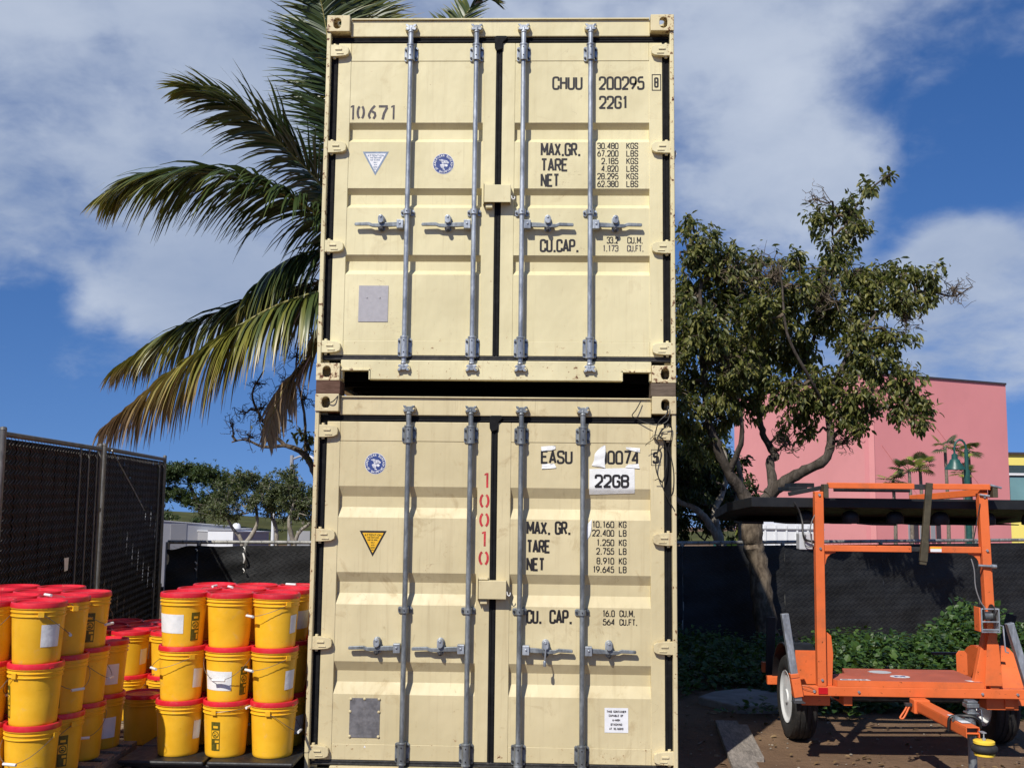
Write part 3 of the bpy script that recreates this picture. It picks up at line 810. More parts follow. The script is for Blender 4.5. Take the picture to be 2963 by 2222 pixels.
    mb = MB(); mb.prism([(-.036,2.412),(-.036,2.45),(-.02,2.456),(.045,2.456),(.056,2.44),(.024,2.408),(.022,2.36),(-.022,2.345),(-.034,2.37)], lambda a,b,d: (a,d,Z(b)), gy0-.020, gy0-.001)
    mb.build('gasket_cap', GASKET, rt, bevel=.004)
    # doors
    doors = []
    for sx in (-1, 1):
        xo, xi = 1.141, .022
        dl = 'cream container door' if z0 > 1 else 'tan container door'
        mb = MB()                                                     # frame of the leaf
        for (a, b) in ((xi, .112), (1.050, xo)):
            q = sorted((sx*a, sx*b)); mb.box(q[0], q[1], YD, YD+.045, Z(zb1), Z(zt0))
        q = sorted((sx*.1125, sx*1.0495)); mb.box(q[0], q[1], YD+.0005, YD+.045, Z(zb1), Z(.284)); mb.box(q[0], q[1], YD+.0005, YD+.045, Z(2.2765), Z(zt0))
        door = mb.build('door', paint, rt, bevel=.0035)
        doors.append(door)
        mb = MB(); q = sorted((sx*.112, sx*1.050)); o = 0
        for (z, y) in prof: mb.v += [(q[0], y, Z(z)), (q[1], y, Z(z))]
        for i in range(len(prof)-1): mb.f.append((2*i, 2*i+1, 2*i+3, 2*i+2))
        for k in (0, 1):
            mb.f  # recess ends are closed by the door frame
        mb.build('door_panel', paint, door, smooth=None)
        # hinges
        for hzv in HINGE_Z:
            mb = MB()
            out = [(1.216,-.042),(1.216,.042),(1.150,.042),(1.085,.034),(1.066,.022),(1.062,0),(1.066,-.024),(1.088,-.036),(1.150,-.042)]
            mb.prism(out, lambda a,b,d: (sx*a, d, Z(hzv+b)), .018, YD-.001)
            mb.prism([(1.160,-.006),(1.160,.006),(1.112,.006),(1.112,-.006)], lambda a,b,d: (sx*a, d, Z(hzv+.008+b)), .011, .0175)
            mb.prism([(1.150,-.008),(1.150,.0),(1.10,.0),(1.10,-.008)], lambda a,b,d: (sx*a, d, Z(hzv-.018+b)), .013, .0175)
            mb.cyl((sx*1.166, .040, Z(hzv-.055)), (sx*1.166, .040, Z(hzv+.055)), .011, 10)
            mb.build('hinge', paint, door, bevel=.003)
    # locking gear
    BY = .016
    for i, bx in enumerate(bars):
        door = doors[0 if bx < 0 else 1]
        mb = MB(); mb.cyl((bx, BY, Z(gear_bot+.03)), (bx, BY, Z(fork_t-.03)), .0175, 14)
        mb.build('locking_bar', GALV if z0 > 1 else GALV_D, door, smooth=40)
        for (za, zb, big) in ((2.27, 2.375, 1), (.172, .300, 1), (hz+.085+(0 if z0 < 1 else .0), hz+.120, 0)):
            if not big:
                za, zb = (1.155, 1.199) if z0 > 1 else (1.134, 1.178)
            mb = MB()
            w = .048
            mb.prism([(-w,za+.008),(-w+.008,za),(w-.008,za),(w,za+.008),(w,zb-.008),(w-.008,zb),(-w+.008,zb),(-w,zb-.008)], lambda a,b,d: (bx+a, d, Z(b)), YD-.008, YD-.0005)
            pr = [(.0265, za+.004 if not big else za-.004), (.0265, zb-.004 if not big else zb+.006)]
            mb.lathe(pr, 16, (bx, BY, z0))
            mb.box(bx-.0265, bx+.0265, BY, YD-.006, Z(za+.003), Z(zb-.003))
            if big:
                mb.lathe([(.030, za-.008), (.030, za+.004)], 16, (bx, BY, z0)); mb.lathe([(.030, zb-.004), (.030, zb+.008)], 16, (bx, BY, z0))
            br = mb.build('bar_bracket', GALV if z0 > 1 else GALV_D, door, smooth=35, bevel=.0015)
            bb = MB()
            for sx in (-1, 1):
                for zz in ((za+.022, zb-.022) if big else ((za+zb)/2,)):
                    bb = MB(); bb.bolt((bx+sx*.038, YD-.008, Z(zz)), (0,-1,0), .0085, .010); bb.build('bolt', STEEL_DK, door)
            for zz in ((za+.025, zb-.022) if big else ((za+zb)/2,)):
                bb = MB(); bb.bolt((bx, BY-.0255, Z(zz)), (0,-1,0), .005, .004); bb.build('bolt', INK, door)
        # cams and keepers at both ends
        for zc, s in ((fork_t, 1), (gear_bot, -1)):
            mb = MB()
            mb.lathe([(.020, -.035*1), (.0225, -.028), (.018, -.02), (.018, .0)], 12, (bx, BY, Z(zc)), Matrix.Diagonal((1,1,s)))
            mb.obox((bx, BY+.002, Z(zc+s*.004)), (.026, .034, .030))
            for k in (-1, 1):
                mb.prism([(.006*k,-.016),(.030*k,-.020),(.038*k,-.006),(.024*k,.002),(.034*k,.010),(.040*k,.026),(.022*k,.024),(.012*k,.012)], lambda a,b,d: (bx+a, d, Z(zc)+s*b), BY-.018, BY+.004)
            mb.build('cam', GALV_D if z0 < 1 else GALV, door, bevel=.002)
            yb_ = .0445 if s > 0 else .0275
            mb = MB()
            for k in (-1, 1):
                mb.prism([(.020*k,-.022),(.042*k,-.012),(.046*k,.014),(.036*k,.024),(.024*k,.016)], lambda a,b,d: (bx+a, d, Z(zc)+s*b), BY-.012 if s < 0 else BY-.006, yb_)
                mb.cyl((bx+k*.031, BY-.016, Z(zc)+s*.004), (bx+k*.031, BY+.0, Z(zc)+s*.004), .009, 8)
            mb.build('cam_keeper', paint, door, bevel=.002)
        # handle with its hub and retainer
        hub, ret, tip = handles[i]; sg = 1 if tip > hub else -1
        mb = MB(); zc = Z(hz)
        mb.box(*sorted((hub-sg*.020, hub+sg*.026)), -.004, .046, zc-.032, zc+.030)
        mb.bolt((hub+sg*.004, -.004, zc+.003), (0,-1,0), .009, .007)
        mb.build('handle_hub', GALV, door, bevel=.004)
        mb = MB()
        o = [(0.02,.013),(.09,.011),(.13,.006),(.16,.004),(.20,.004),(.225,.012),(.32,.009),(.325,.003),(.325,-.006),(.318,-.009),(.225,-.008),(.20,-.016),(.16,-.018),(.12,-.014),(.08,-.015),(0.02,-.013)]
        k = abs(tip-hub)/.325
        mb.prism([(a*k, b*1.2) for a, b in o], lambda a,b,d: (hub+sg*a, d, zc+b+(-.004*a/.3 if z0 < 1 else 0)), .012, .030)
        mb.build('handle', GALV_D, door, bevel=.003)
        mb = MB()
        mb.prism(stadium(ret, hz+.010, .050, .116), lambda a,b,d: (a, d, Z(b)), YD-.012, YD-.0005)
        mb.build('handle_retainer', GALV, door, bevel=.002)
        mb = MB(); mb.prism(stadium(ret, hz+.034, .040, .060), lambda a,b,d: (a, d, Z(b)), -.006, YD-.0125)
        mb.bolt((ret, -.006, Z(hz+.048)), (0,-1,0), .009, .006)
        mb.build('retainer_latch', GALV, door, bevel=.003)
        mb = MB(); mb.prism(stadium(ret, hz-.030, .030, .034), lambda a,b,d: (a, d, Z(b)), .006, YD-.0125); mb.bolt((ret, .006, Z(hz-.034)), (0,-1,0), .008, .006)
        mb.build('retainer_catch', STEEL_DK, door, bevel=.003)
    # lock box over the door seam
    mb = MB(); a, b = lockz
    mb.box(-.090, .092, -.014, -.009, Z(a), Z(b)); mb.box(-.090, .092, -.0085, YD-.001, Z(b-.006), Z(b)); mb.box(.086, .092, -.0085, YD-.001, Z(a), Z(b-.0065)); mb.box(-.090, -.084, -.0085, .02, Z(a), Z(b-.0065))
    mb.build('lock_box', paint, rt, bevel=.006)
    mb = MB(); mb.box(-.100, -.094, .0, YD-.001, Z(a-.012), Z(b+.018)); mb.box(-.0935, -.03, .01, YD-.001, Z(b+.004), Z(b+.018)); mb.box(-.080, -.034, .005, YD-.001, Z(a-.034), Z(a-.008))
    mb.build('lock_bracket', paint, rt, bevel=.003)
    mb = MB(); hk = [(.0945,.0,Z(a+.05)),(.099,-.002,Z(a+.042)),(.101,-.004,Z(a+.030)),(.110,-.004,Z(a+.022)),(.119,-.003,Z(a+.030)),(.119,-.002,Z(a+.044))]
    mb.tube(smooth_path(hk, 4), .0035, 6); mb.build('lock_hook', GRIP, rt, smooth=50)
    return rt, doors, prof

RA = [(1.829,1.789,1.719,1.688), (1.3565,1.3165,1.2475,1.2165), (.8835,.8435,.7785,.7445)]
RB = [(1.972,1.902,1.831,1.762), (1.398,1.332,1.258,1.186), (.814,.749,.677,.602)]
UP0 = 2.6825
cu, du, pu = make_container('shipping_container', UP0, 'cream shipping container on top of the stack, stencilled 10671 on its door', PAINT_UP, POST_UP, RA,
    (-.624, -.161, .170, .639), ((-.667,-.803,-.987), (-.203,-.340,-.523), (.206,.349,.526), (.676,.813,.995)), 1.089, 2.500, .095, (1.238, 1.362), .146)
cl, dlw, pl_ = make_container('shipping_container', 0.0, 'tan shipping container at the bottom of the stack, with red 10010 on its door', PAINT_LO, PAINT_LO, RB,
    (-.581, -.160, .181, .595), ((-.624,-.762,-.950), (-.200,-.340,-.530), (.222,.355,.534), (.634,.772,.950)), .911, 2.492, .095, (1.239, 1.358), .146)

# ---- print, stickers and plates
def ink_on(z0, prof):
    return Ink(lambda a, b, lf: (a, y_at(prof, b-z0)-.0012-lf, b))
def place(ink, name, m, door, label=None): return ink.mb.build(name, m, door, label=label, fix=False)
def lines(z0, prof, door, name, m, items):
    for (s, x0, x1, za, zb, t) in items:
        k = ink_on(z0, prof); k.text(s, x0, x1, za, zb, t); place(k, name, m, door)
R_ = du[1]
lines(UP0, pu, R_, 'lettering', INK, [('CHUU', .372, .585, 4.748, 4.847, .0145)])
lines(UP0, pu, R_, 'lettering', INK, [('200295', .698, 1.018, 4.748, 4.847, .0145)])
k = Ink(lambda a, b, lf: (a, YD-.0012-lf, b)); k.text('8', 1.084, 1.116, 4.762, 4.838, .012); k.stroke([(1.071,4.744),(1.130,4.744),(1.130,4.857),(1.071,4.857)], .006, True); place(k, 'check_digit', INK, R_)
lines(UP0, pu, R_, 'lettering', INK, [('22G1', .700, .902, 4.610, 4.706, .0145)])
lines(UP0, pu, R_, 'lettering', INK, [('MAX.GR.', .295, .576, 4.270, 4.366, .0145)])
lines(UP0, pu, R_, 'lettering', INK, [('TARE', .296, .488, 4.160, 4.255, .0145)])
lines(UP0, pu, R_, 'lettering', INK, [('NET', .296, .428, 4.050, 4.145, .0145)])
for i, (a, b, x) in enumerate((('30.480','KGS',.689),('67.200','LBS',.689),('2.185','KGS',.717),('4.820','LBS',.717),('28.295','KGS',.689),('62.380','LBS',.689))):
    z = 4.321-i*.0543
    lines(UP0, pu, R_, 'lettering', INK, [(a, x, .836, z, z+.046, .0066), (b, .890, .973, z, z+.046, .0066)])
lines(UP0, pu, R_, 'lettering', INK, [('CU.CAP.', .294, .566, 3.588, 3.681, .0145)])
lines(UP0, pu, R_, 'lettering', INK, [('33.2', .755, .836, 3.650, 3.698, .0066), ('CU.M.', .896, 1.006, 3.650, 3.698, .0066)])
lines(UP0, pu, R_, 'lettering', INK_FADE, [('1.173', .727, .836, 3.594, 3.640, .0066), ('CU.FT.', .894, 1.010, 3.594, 3.640, .0066)])
def stencil(ink, ch, x, z, w, h, t):
    e = w/2
    if ch == '1':
        ink.poly([(x+w*.30,z),(x+w*.62,z),(x+w*.62,z+h),(x+w*.34,z+h),(x+w*.02,z+h*.93),(x+w*.02,z+h*.82),(x+w*.30,z+h*.87)])
    elif ch == '0':
        for s in (-1, 1):
            pts = [(x+e+s*(e-t/2)*math.cos(a)*1.0, z+h/2+(h/2-t*.3)*math.sin(a)) for a in [(-1.15+i*2.3/10) for i in range(11)]]
            ink.stroke(pts, t)
    elif ch == '6':
        ink.stroke([(x+w*.80,z+h*.97),(x+w*.45,z+h*.72),(x+w*.2,z+h*.42),(x+w*.16,z+h*.26),(x+w*.30,z+h*.07)], t)
        ink.stroke([(x+w*.50,z+h*.56),(x+w*.80,z+h*.46),(x+w*.86,z+h*.26),(x+w*.66,z+h*.05)], t)
    elif ch == '7':
        ink.stroke([(x+w*.02,z+h*.92),(x+w*.98,z+h*.92)], t); ink.stroke([(x+w*.92,z+h*.84),(x+w*.60,z+h*.42),(x+w*.46,z)], t*1.1)
k = ink_on(UP0, pu)
for ch, x, w in (('1',-1.046,.042),('0',-1.003,.060),('6',-.925,.064),('7',-.848,.066),('1',-.760,.042)): stencil(k, ch, x, 4.534, w, .104, .0165)
place(k, 'stencilled_number', INK_FADE, du[0])
k = Ink(lambda a, b, lf: (a, YD-.0012-lf, b))
for ch, x, z, w in (('1',-.066,1.970,.044),('0',-.097,1.832,.068),('0',-.097,1.705,.068),('1',-.078,1.580,.044),('0',-.098,1.452,.070)): stencil(k, ch, x, z, w, .099, .0155)
place(k, 'stencilled_number', INK_RED, dlw[0])
# bottom container
R2_ = dlw[1]
lines(0, pl_, R2_, 'lettering', INK, [('EASU', .313, .528, 2.134, 2.226, .0145)])
lines(0, pl_, R2_, 'lettering', INK, [('00074', .706, .976, 2.135, 2.229, .0145)])
k = Ink(lambda a, b, lf: (a, YD-.0012-lf, b)); k.text('5', 1.064, 1.108, 2.142, 2.222, .0145); k.stroke([(1.056,2.132),(1.119,2.132),(1.119,2.236),(1.056,2.236)], .003, True); place(k, 'check_digit', INK, R2_)
lines(0, pl_, R2_, 'lettering', INK, [('MAX.', .221, .385, 1.660, 1.750, .0145), ('GR.', .410, .520, 1.662, 1.752, .0145)])
lines(0, pl_, R2_, 'lettering', INK, [('TARE', .222, .384, 1.538, 1.628, .0145)])
lines(0, pl_, R2_, 'lettering', INK, [('NET', .222, .347, 1.420, 1.509, .0145)])
for (a, b, x, z) in (('10.160','KG',.660,1.712),('22.400','LB',.660,1.655),('1.250','KG',.690,1.592),('2.755','LB',.688,1.535),('8.910','KG',.690,1.471),('19.645','LB',.665,1.415)):
    lines(0, pl_, R2_, 'lettering', INK, [(a, x, .808, z, z+.045, .0066), (b, .838, .890, z, z+.045, .0066)])
lines(0, pl_, R2_, 'lettering', INK, [('CU.', .225, .330, 1.076, 1.168, .0145), ('CAP.', .378, .532, 1.077, 1.170, .0145)])
lines(0, pl_, R2_, 'lettering', INK, [('16.0', .730, .812, 1.128, 1.173, .0066), ('CU.M.', .842, .946, 1.128, 1.173, .0066)])
lines(0, pl_, R2_, 'lettering', INK, [('564', .732, .812, 1.073, 1.116, .0066), ('CU.FT.', .842, .962, 1.073, 1.116, .0066)])
# torn paper on the bottom container
def paper(z0, prof, door, pts, name='torn_paper', m=None, lift=.0022, curl=0.0, sub=10):
    """outline cut into strips that follow the panel"""
    m = m or PAPER
    zs = [p[1] for p in pts]; zl, zh = min(zs), max(zs); mb = MB(); rows = []
    for i in range(sub+1):
        z = lerp(zl, zh, i/sub); z = min(max(z, zl+1e-4), zh-1e-4); xs_ = []
        for (x0, a), (x1, b) in zip(pts, pts[1:]+pts[:1]):
            if (a-z)*(b-z) < 0: xs_.append(lerp(x0, x1, (z-a)/(b-a)))
        if len(xs_) >= 2: rows.append((z, min(xs_), max(xs_)))
    for (z, a, b) in rows:
        y = y_at(prof, z-z0)-lift
        for j in range(5): mb.v.append((lerp(a, b, j/4), y-curl*random.random(), z))
    for i in range(len(rows)-1):
        for j in range(4):
            o = i*5+j; mb.f.append((o, o+1, o+6, o+5))
    return mb.build(name, m, door, smooth=60, label='torn white paper label on the door' if m is PAPER else None, fix=True)
paper(0, pl_, R2_, [(.641,2.112),(.944,2.114),(.945,1.934),(.640,1.932)], 'paper_label', sub=16)
lines(0, [(z, y-.003) for z, y in pl_], R2_, 'lettering', INK, [('22GB', .676, .908, 1.978, 2.068, .0155)])
paper(0, pl_, R2_, [(.664,2.112),(.655,2.125),(.672,2.16),(.676,2.205),(.700,2.235),(.735,2.262),(.748,2.262),(.750,2.225),(.742,2.16),(.748,2.11)], curl=.006)
paper(0, pl_, R2_, [(.885,2.252),(.980,2.248),(.980,2.218),(.955,2.222),(.888,2.238)], curl=.005, sub=5)
paper(0, pl_, R2_, [(.880,2.120),(.905,2.138),(.970,2.142),(.978,2.110),(.885,2.112)], curl=.005, sub=5)
paper(0, pl_, R2_, [(.314,2.252),(.412,2.258),(.412,2.230),(.318,2.220)], curl=.005, sub=5)
paper(0, pl_, R2_, [(.322,2.134),(.402,2.138),(.422,2.108),(.320,2.100)], curl=.005, sub=5)
paper(0, pl_, R2_, [(.628,1.735),(.658,1.768),(.655,1.70),(.646,1.66),(.626,1.628),(.624,1.69)], curl=.004, sub=8)
paper(0, pl_, R2_, [(.745,.543),(.900,.543),(.900,.385),(.745,.385)], 'notice_sticker', STK_WHITE)
kk = ink_on(0, [(z, y-.003) for z, y in pl_])
for s, x0, x1, z in (('THIS CONTAINER',.758,.886,.513),('CAPABLE OF',.772,.868,.487),('6-HIGH',.796,.846,.459),('STACKING',.784,.860,.431),('AT 10.160KG',.776,.868,.404)): kk.text(s, x0, x1, z, z+.014, .0028)
place(kk, 'notice_text', INK_FADE, R2_)
# round emblem: blue disc, white rim, eagle on a shield, ring of letters
def emblem(z0, prof, door, cx, cz, r):
    f = lambda lift: (lambda a, b, lf: (cx+a*r, y_at(prof, cz-z0)-lift-lf, cz+b*r))
    k = Ink(f(.0010)); k.poly([(1.0*math.cos(i*math.pi/18), math.sin(i*math.pi/18)) for i in range(36)]); place(k, 'emblem_rim', STK_WHITE, door)
    k = Ink(f(.0018)); k.poly([(.955*math.cos(i*math.pi/18), .955*math.sin(i*math.pi/18)) for i in range(36)]); place(k, 'emblem_disc', NAVY, door)
    k = Ink(f(.0026))
    def arc_text(s, a0, a1, flip):
        n = len(s)
        for i, ch in enumerate(s):
            a = lerp(a0, a1, i/(n-1)); rr = .80
            ux, uz = math.cos(a), math.sin(a); tx, tz = (uz, -ux) if not flip else (-uz, ux); nx, nz = (ux, uz) if not flip else (-ux, -uz)
            for st in GL.get(ch, []):
                if st == 'o': st = [(.5,0),(1,.2),(1,.8),(.5,1),(0,.8),(0,.2),(.5,0)]
                if isinstance(st, str): continue
                pts = [(rr*ux+tx*(p-.5)*.10+nx*(q-.5)*.19, rr*uz+tz*(p-.5)*.10+nz*(q-.5)*.19) for p, q in st]
                k.stroke(pts, .034)
    arc_text('AMERICAN BUREAU', R(186), R(-6), False)
    arc_text('OF SHIPPING', R(212), R(328), True)
    for a in (196, -16):
        k.poly([(.80*math.cos(R(a))+.05*math.cos(j*1.05), .80*math.sin(R(a))+.05*math.sin(j*1.05)) for j in range(6)])
    E_ = lambda l: [(a*.86, b*.86) for a, b in l]
    k.poly(E_([(-.52,.46),(-.18,.50),(.02,.44),(.10,.20),(.00,-.02),(-.16,.06),(-.26,.26)]))
    k.poly(E_([(.10,.44),(.40,.36),(.62,.14),(.50,.02),(.28,.10),(.12,.00),(.10,.20)]))
    k.poly(E_([(-.38,-.10),(-.12,-.02),(.16,-.10),(.10,-.34),(.02,-.52),(-.16,-.50),(-.32,-.34)]))
    k.poly(E_([(.14,-.06),(.34,-.02),(.50,-.16),(.40,-.34),(.20,-.30)]))
    k.poly(E_([(-.02,-.54),(.20,-.60),(.16,-.70),(-.10,-.62)]))
    place(k, 'emblem_print', STK_WHITE, door)
    k = Ink(f(.0032))
    for i in range(5): k.stroke([(-.36+i*.09,.42-i*.015),(-.16+i*.05,.12)], .025)
    for i in range(4): k.stroke([(.16+i*.09,.36-i*.06),(.20+i*.06,.10)], .025)
    for i in range(3): k.stroke([(-.28+i*.13,-.14),(-.20+i*.08,-.44)], .03)
    place(k, 'emblem_lines', NAVY, door)
emblem(UP0, pu, du[0], -.383, 4.214, .074)
emblem(0, pl_, dlw[0], -.807, 2.124, .072)
def triangle(z0, prof, door, x0, x1, zt, zb, border, fill, ink):
    xm = (x0+x1)/2; f = lambda lift: (lambda a, b, lf: (a, y_at(prof, b-z0)-lift-lf, b))
    k = Ink(f(.0010)); k.poly([(x0,zt),(x1,zt),(xm,zb)]); place(k, 'warning_border', border, door)
    c = (xm, zt-(zt-zb)*.36); s = .78
    k = Ink(f(.0018)); k.poly([(c[0]+(a-c[0])*s, c[1]+(b-c[1])*s) for a, b in ((x0,zt),(x1,zt),(xm,zb))]); place(k, 'warning_face', fill, door)
    k = Ink(f(.0026)); h = zt-zb
    for t_, w, zz, hh, th in (('ATTENTION',.62,.125,.085,.003),('THIS CONTAINER',.44,.24,.05,.002),('MUST BE OPENED',.40,.33,.05,.002),('ONLY',.14,.43,.05,.002),('WITH',.12,.53,.045,.002),('CUSTOM',.15,.63,.045,.002),('SEAL',.09,.72,.04,.002)):
        hw = (x1-x0)*w/2; k.text(t_, xm-hw, xm+hw, zt-h*zz-h*hh, zt-h*zz, th)
    place(k, 'warning_text', ink, door)
triangle(UP0, pu, du[0], -.952, -.767, 4.301, 4.130, STK_GREY, STK_WHITE, STK_GREY)
triangle(0, pl_, dlw[0], -.902, -.719, 1.674, 1.502, INK, STK_YEL, OLIVE)
mb = MB(); mb.box(-.951, -.747, YD, YD+.0035, 3.096, 3.348); pp = mb.build('data_plate', PLATE, du[0])
for x in (-.895, -.805):
    mb = MB(); mb.bolt((x, YD, 3.264), (0,-1,0), .006, .004); mb.build('rivet', PLATE, pp)
mb = MB(); mb.box(-.936, -.736, YD, YD+.0035, .325, .578); pp = mb.build('data_plate', PLATE_D, dlw[0])
for x, z in ((-.930,.572),(-.838,.573),(-.742,.573),(-.933,.49),(-.742,.49),(-.932,.332),(-.742,.332)):
    mb = MB(); mb.lathe([(.010,0),(.009,.003),(.005,.005),(0,.0055)], 10, (x, YD, z), Matrix.Rotation(math.pi/2, 3, 'X')); mb.build('rivet', PAINT_LO, pp, smooth=60)
k = ink_on(0, pl_); k.poly([(-.838,.262),(-.822,.262),(-.830,.276)]); place(k, 'triangle_mark', STK_WHITE, dlw[0])
mb = MB(); mb.add([(1.2195,.06,4.30),(1.232,.055,4.315),(1.238,.05,4.285),(1.228,.055,4.25),(1.2195,.06,4.235)], [(0,1,2,3,4)]); mb.build('torn_sticker', PAPER, cu, fix=False)
# bolt seal on the third handle of the bottom container
mb = MB(); mb.tube([(.355,-.020,.925),(.354,-.024,.90),(.352,-.022,.86),(.350,-.020,.845)], .005, 8); mb.lathe([(.0095,0),(.011,.006),(.011,.03),(.0085,.036)], 12, (.350,-.020,.812))
mb.thing('bolt_seal', GALV, 'steel bolt seal hanging from the third door handle of the bottom container', 'seal', smooth=40)

# timber between the containers
for sx in (-1, 1):
    for yy, nm in ((0.004, 'front'), (5.88, 'rear')):
        mb = MB(); q = sorted((sx*1.217, sx*1.052)); mb.box(q[0], q[1], yy, yy+.17, 2.5915, 2.6820)
        mb.thing('wood_block', DUN_L if sx < 0 else DUN_R, ('dark reddish wood block' if sx < 0 else 'grey weathered wood block')+' between the two containers, %s %s corner' % (nm, 'left' if sx < 0 else 'right'), 'wood block', 'wood blocks between the containers', bevel=.004)
# black cable tangled at the right edge of the bottom container
def cable(pts, r=.0038): return smooth_path(pts, 5), r
mb = MB()
for pts, r in (
    ([(.985,.02,2.562),(.95,.01,2.50),(.925,.02,2.462),(.96,.03,2.44),(1.03,.02,2.41),(1.10,.0,2.40),(1.16,-.01,2.43),(1.175,0,2.50),(1.165,.02,2.53)], .0035),
    ([(1.165,.02,2.53),(1.15,-.02,2.47),(1.10,-.03,2.42),(1.08,-.02,2.36),(1.075,-.01,2.31),(1.10,.0,2.27),(1.09,.01,2.20),(1.082,.02,2.12),(1.10,.02,2.05),(1.125,.02,2.02),(1.145,.02,2.08),(1.155,.02,2.18),(1.15,.01,2.25),(1.13,.0,2.30),(1.10,-.01,2.325)], .0042),
    ([(1.10,-.01,2.325),(1.12,.0,2.36),(1.16,-.02,2.40),(1.185,-.01,2.38),(1.18,0,2.30),(1.165,.01,2.24),(1.185,.015,2.18),(1.20,.01,2.08),(1.195,.01,1.96),(1.17,.02,1.90),(1.19,.015,1.86),(1.205,.01,1.83)], .004),
    ([(1.125,.02,2.02),(1.13,.02,1.98),(1.15,.02,1.93),(1.17,.02,1.90)], .003),
    ([(1.10,-.01,2.325),(1.06,-.02,2.30),(1.03,-.01,2.28),(1.01,.0,2.26)], .0022), ([(1.10,-.01,2.325),(1.07,-.03,2.33),(1.04,-.03,2.30)], .0022), ([(1.125,.02,2.02),(1.10,.01,2.04),(1.075,.02,2.03)], .0025)):
    mb.tube(smooth_path(pts, 5), r, 6)
mb.thing('tangled_cable', CABLE, 'tangled black cable hanging at the upper right corner of the bottom container', 'cable', smooth=60)
mb = MB(); mb.tube(smooth_path([(-1.135,.03,2.535),(-1.12,-.01,2.528),(-1.09,-.02,2.540),(-1.065,.0,2.575),(-1.06,.02,2.586)], 5), .0035, 6)
mb.thing('short_cable', CABLE, 'short black cable looped from the upper left casting of the bottom container', 'cable', smooth=60)

# ------------------------------------------------------------------ yellow buckets with red lids
BH, PITCH = .350, .340
PROF = [(.0,.004),(.112,.004),(.122,.0),(.1265,.006),(.128,.018),(.1345,.12),(.1395,.20),(.1425,.262),(.1435,.268),(.1505,.2705),(.1508,.2745),(.1445,.277),(.1455,.292),(.1520,.2945),(.1523,.2985),(.1460,.301),(.1465,.314),(.1530,.3155),(.1530,.3185),(.1465,.3195),(.1465,.333)]
def body_r(z):
    pts = [(.128,.018),(.1345,.12),(.1395,.20),(.1425,.262),(.1455,.292),(.1465,.333)]
    for (r0, z0), (r1, z1) in zip(pts, pts[1:]):
        if z0 <= z <= z1: return lerp(r0, r1, (z-z0)/(z1-z0))
    return .128
def dent_fn(dents):
    def f(a, z):
        s = 1.0
        if z > .275: k = max(0, 1-(z-.262)/.05)
        else: k = 1
        for (ph, zc, wa, wz, amp) in dents:
            d = (a-ph+math.pi) % (2*math.pi)-math.pi
            s -= k*amp*math.exp(-(d/wa)**2-((z-zc)/wz)**2)
        return s
    return f
BODY_VARS = {}
def body_mesh(key):
    if key in BODY_VARS: return BODY_VARS[key]
    rng = random.Random(hash(key) % 1000 if not isinstance(key, int) else key)
    D_ = {0: [(0.5,.12,.5,.10,.012)], 1: [(-1.2,.14,.45,.12,.05),(-.2,.10,.5,.1,-.02)], 2: [(-2.4,.20,.35,.05,.09),(-2.0,.12,.4,.08,.03)], 3: [(-.55,.13,.4,.14,.055),(-1.3,.12,.5,.15,-.015)],
          4: [(-1.0,.1,.6,.12,.03),(2.2,.1,.6,.1,.03)], 5: [(-1.9,.16,.7,.09,.02),(-.6,.2,.4,.07,.035)]}[key]
    prof = []
    for (r0, z0), (r1, z1) in zip(PROF, PROF[1:]):
        n = 6 if z1-z0 > .05 else 1
        for i in range(n): prof.append((lerp(r0, r1, i/n), lerp(z0, z1, i/n)))
    prof.append(PROF[-1])
    mb = MB(); mb.lathe(prof, 36, deform=dent_fn(D_), caps=False)
    me = mb.mesh('bucket_body', smooth=32); me.materials.append(YEL); BODY_VARS[key] = (me, dent_fn(D_)); return BODY_VARS[key]
def lid_mesh():
    p = [(0,.337),(.045,.337),(.050,.3385),(.098,.3385),(.104,.3365),(.131,.3365),(.136,.340),(.1375,.348),(.1415,.350),(.1475,.3495),(.1515,.346),(.1535,.338),(.1545,.324),(.1540,.3195),(.1515,.3188),(.148,.3188)]
    mb = MB(); mb.lathe(p, 36, caps=False)
    mb.box(-.012, .012, -.1585, -.150, .3192, .327)
    me = mb.mesh('bucket_lid', smooth=32); me.materials.append(RED); return me
LID_ME = lid_mesh()
HND = {}
def handle_mesh(kind):
    """bail: pivots at +-x, loop swings to -y; 'hang' lies against the wall, 'up' rises, 'lid' lies on the lid"""
    if kind in HND: return HND[kind]
    pz = .285; rr = .156
    pts = []
    n = 14
    for i in range(n+1):
        a = math.pi*i/n; c, s = math.cos(a), math.sin(a)
        if kind == 'hang':
            z = pz-.135*s**1.25; y = -(rr+.012)*s - .004; x = rr*c
            q = math.hypot(x, y); m_ = body_r(max(.02, min(.33, z)))+.006
            if q < m_: x, y = x*m_/q, y*m_/q
        elif kind == 'up': x, y, z = rr*c, -.165*s, pz+.02*s
        elif kind == 'lid': x, y, z = rr*c*(1 if s < .3 else .93), -.10*s, pz+.075*min(1, s*1.6)
        else: x, y, z = rr*c, -(rr+.035)*s, pz-.075*s
        pts.append((x, y, z))
    mb = MB(); mb.tube(pts, .0018, 6)
    me = mb.mesh('bail', smooth=50); me.materials.append(WIRE)
    a, b, c = pts[6], pts[7], pts[8]
    g = MB(); mid = Vector(b); ax = (Vector(pts[9])-Vector(pts[5])).normalized()
    g.tube([mid-ax*.042, mid+ax*.042], .0085, 10); gm = g.mesh('grip', smooth=40); gm.materials.append(GRIP)
    HND[kind] = (me, gm); return HND[kind]
def ear_mesh(s):
    if ('ear', s) in HND: return HND[('ear', s)]
    mb = MB(); mb.box(*sorted((s*.140, s*.1585)), -.016, .016, .270, .3)
    me = mb.mesh('ear'); me.materials.append(YEL); HND[('ear', s)] = me; return me
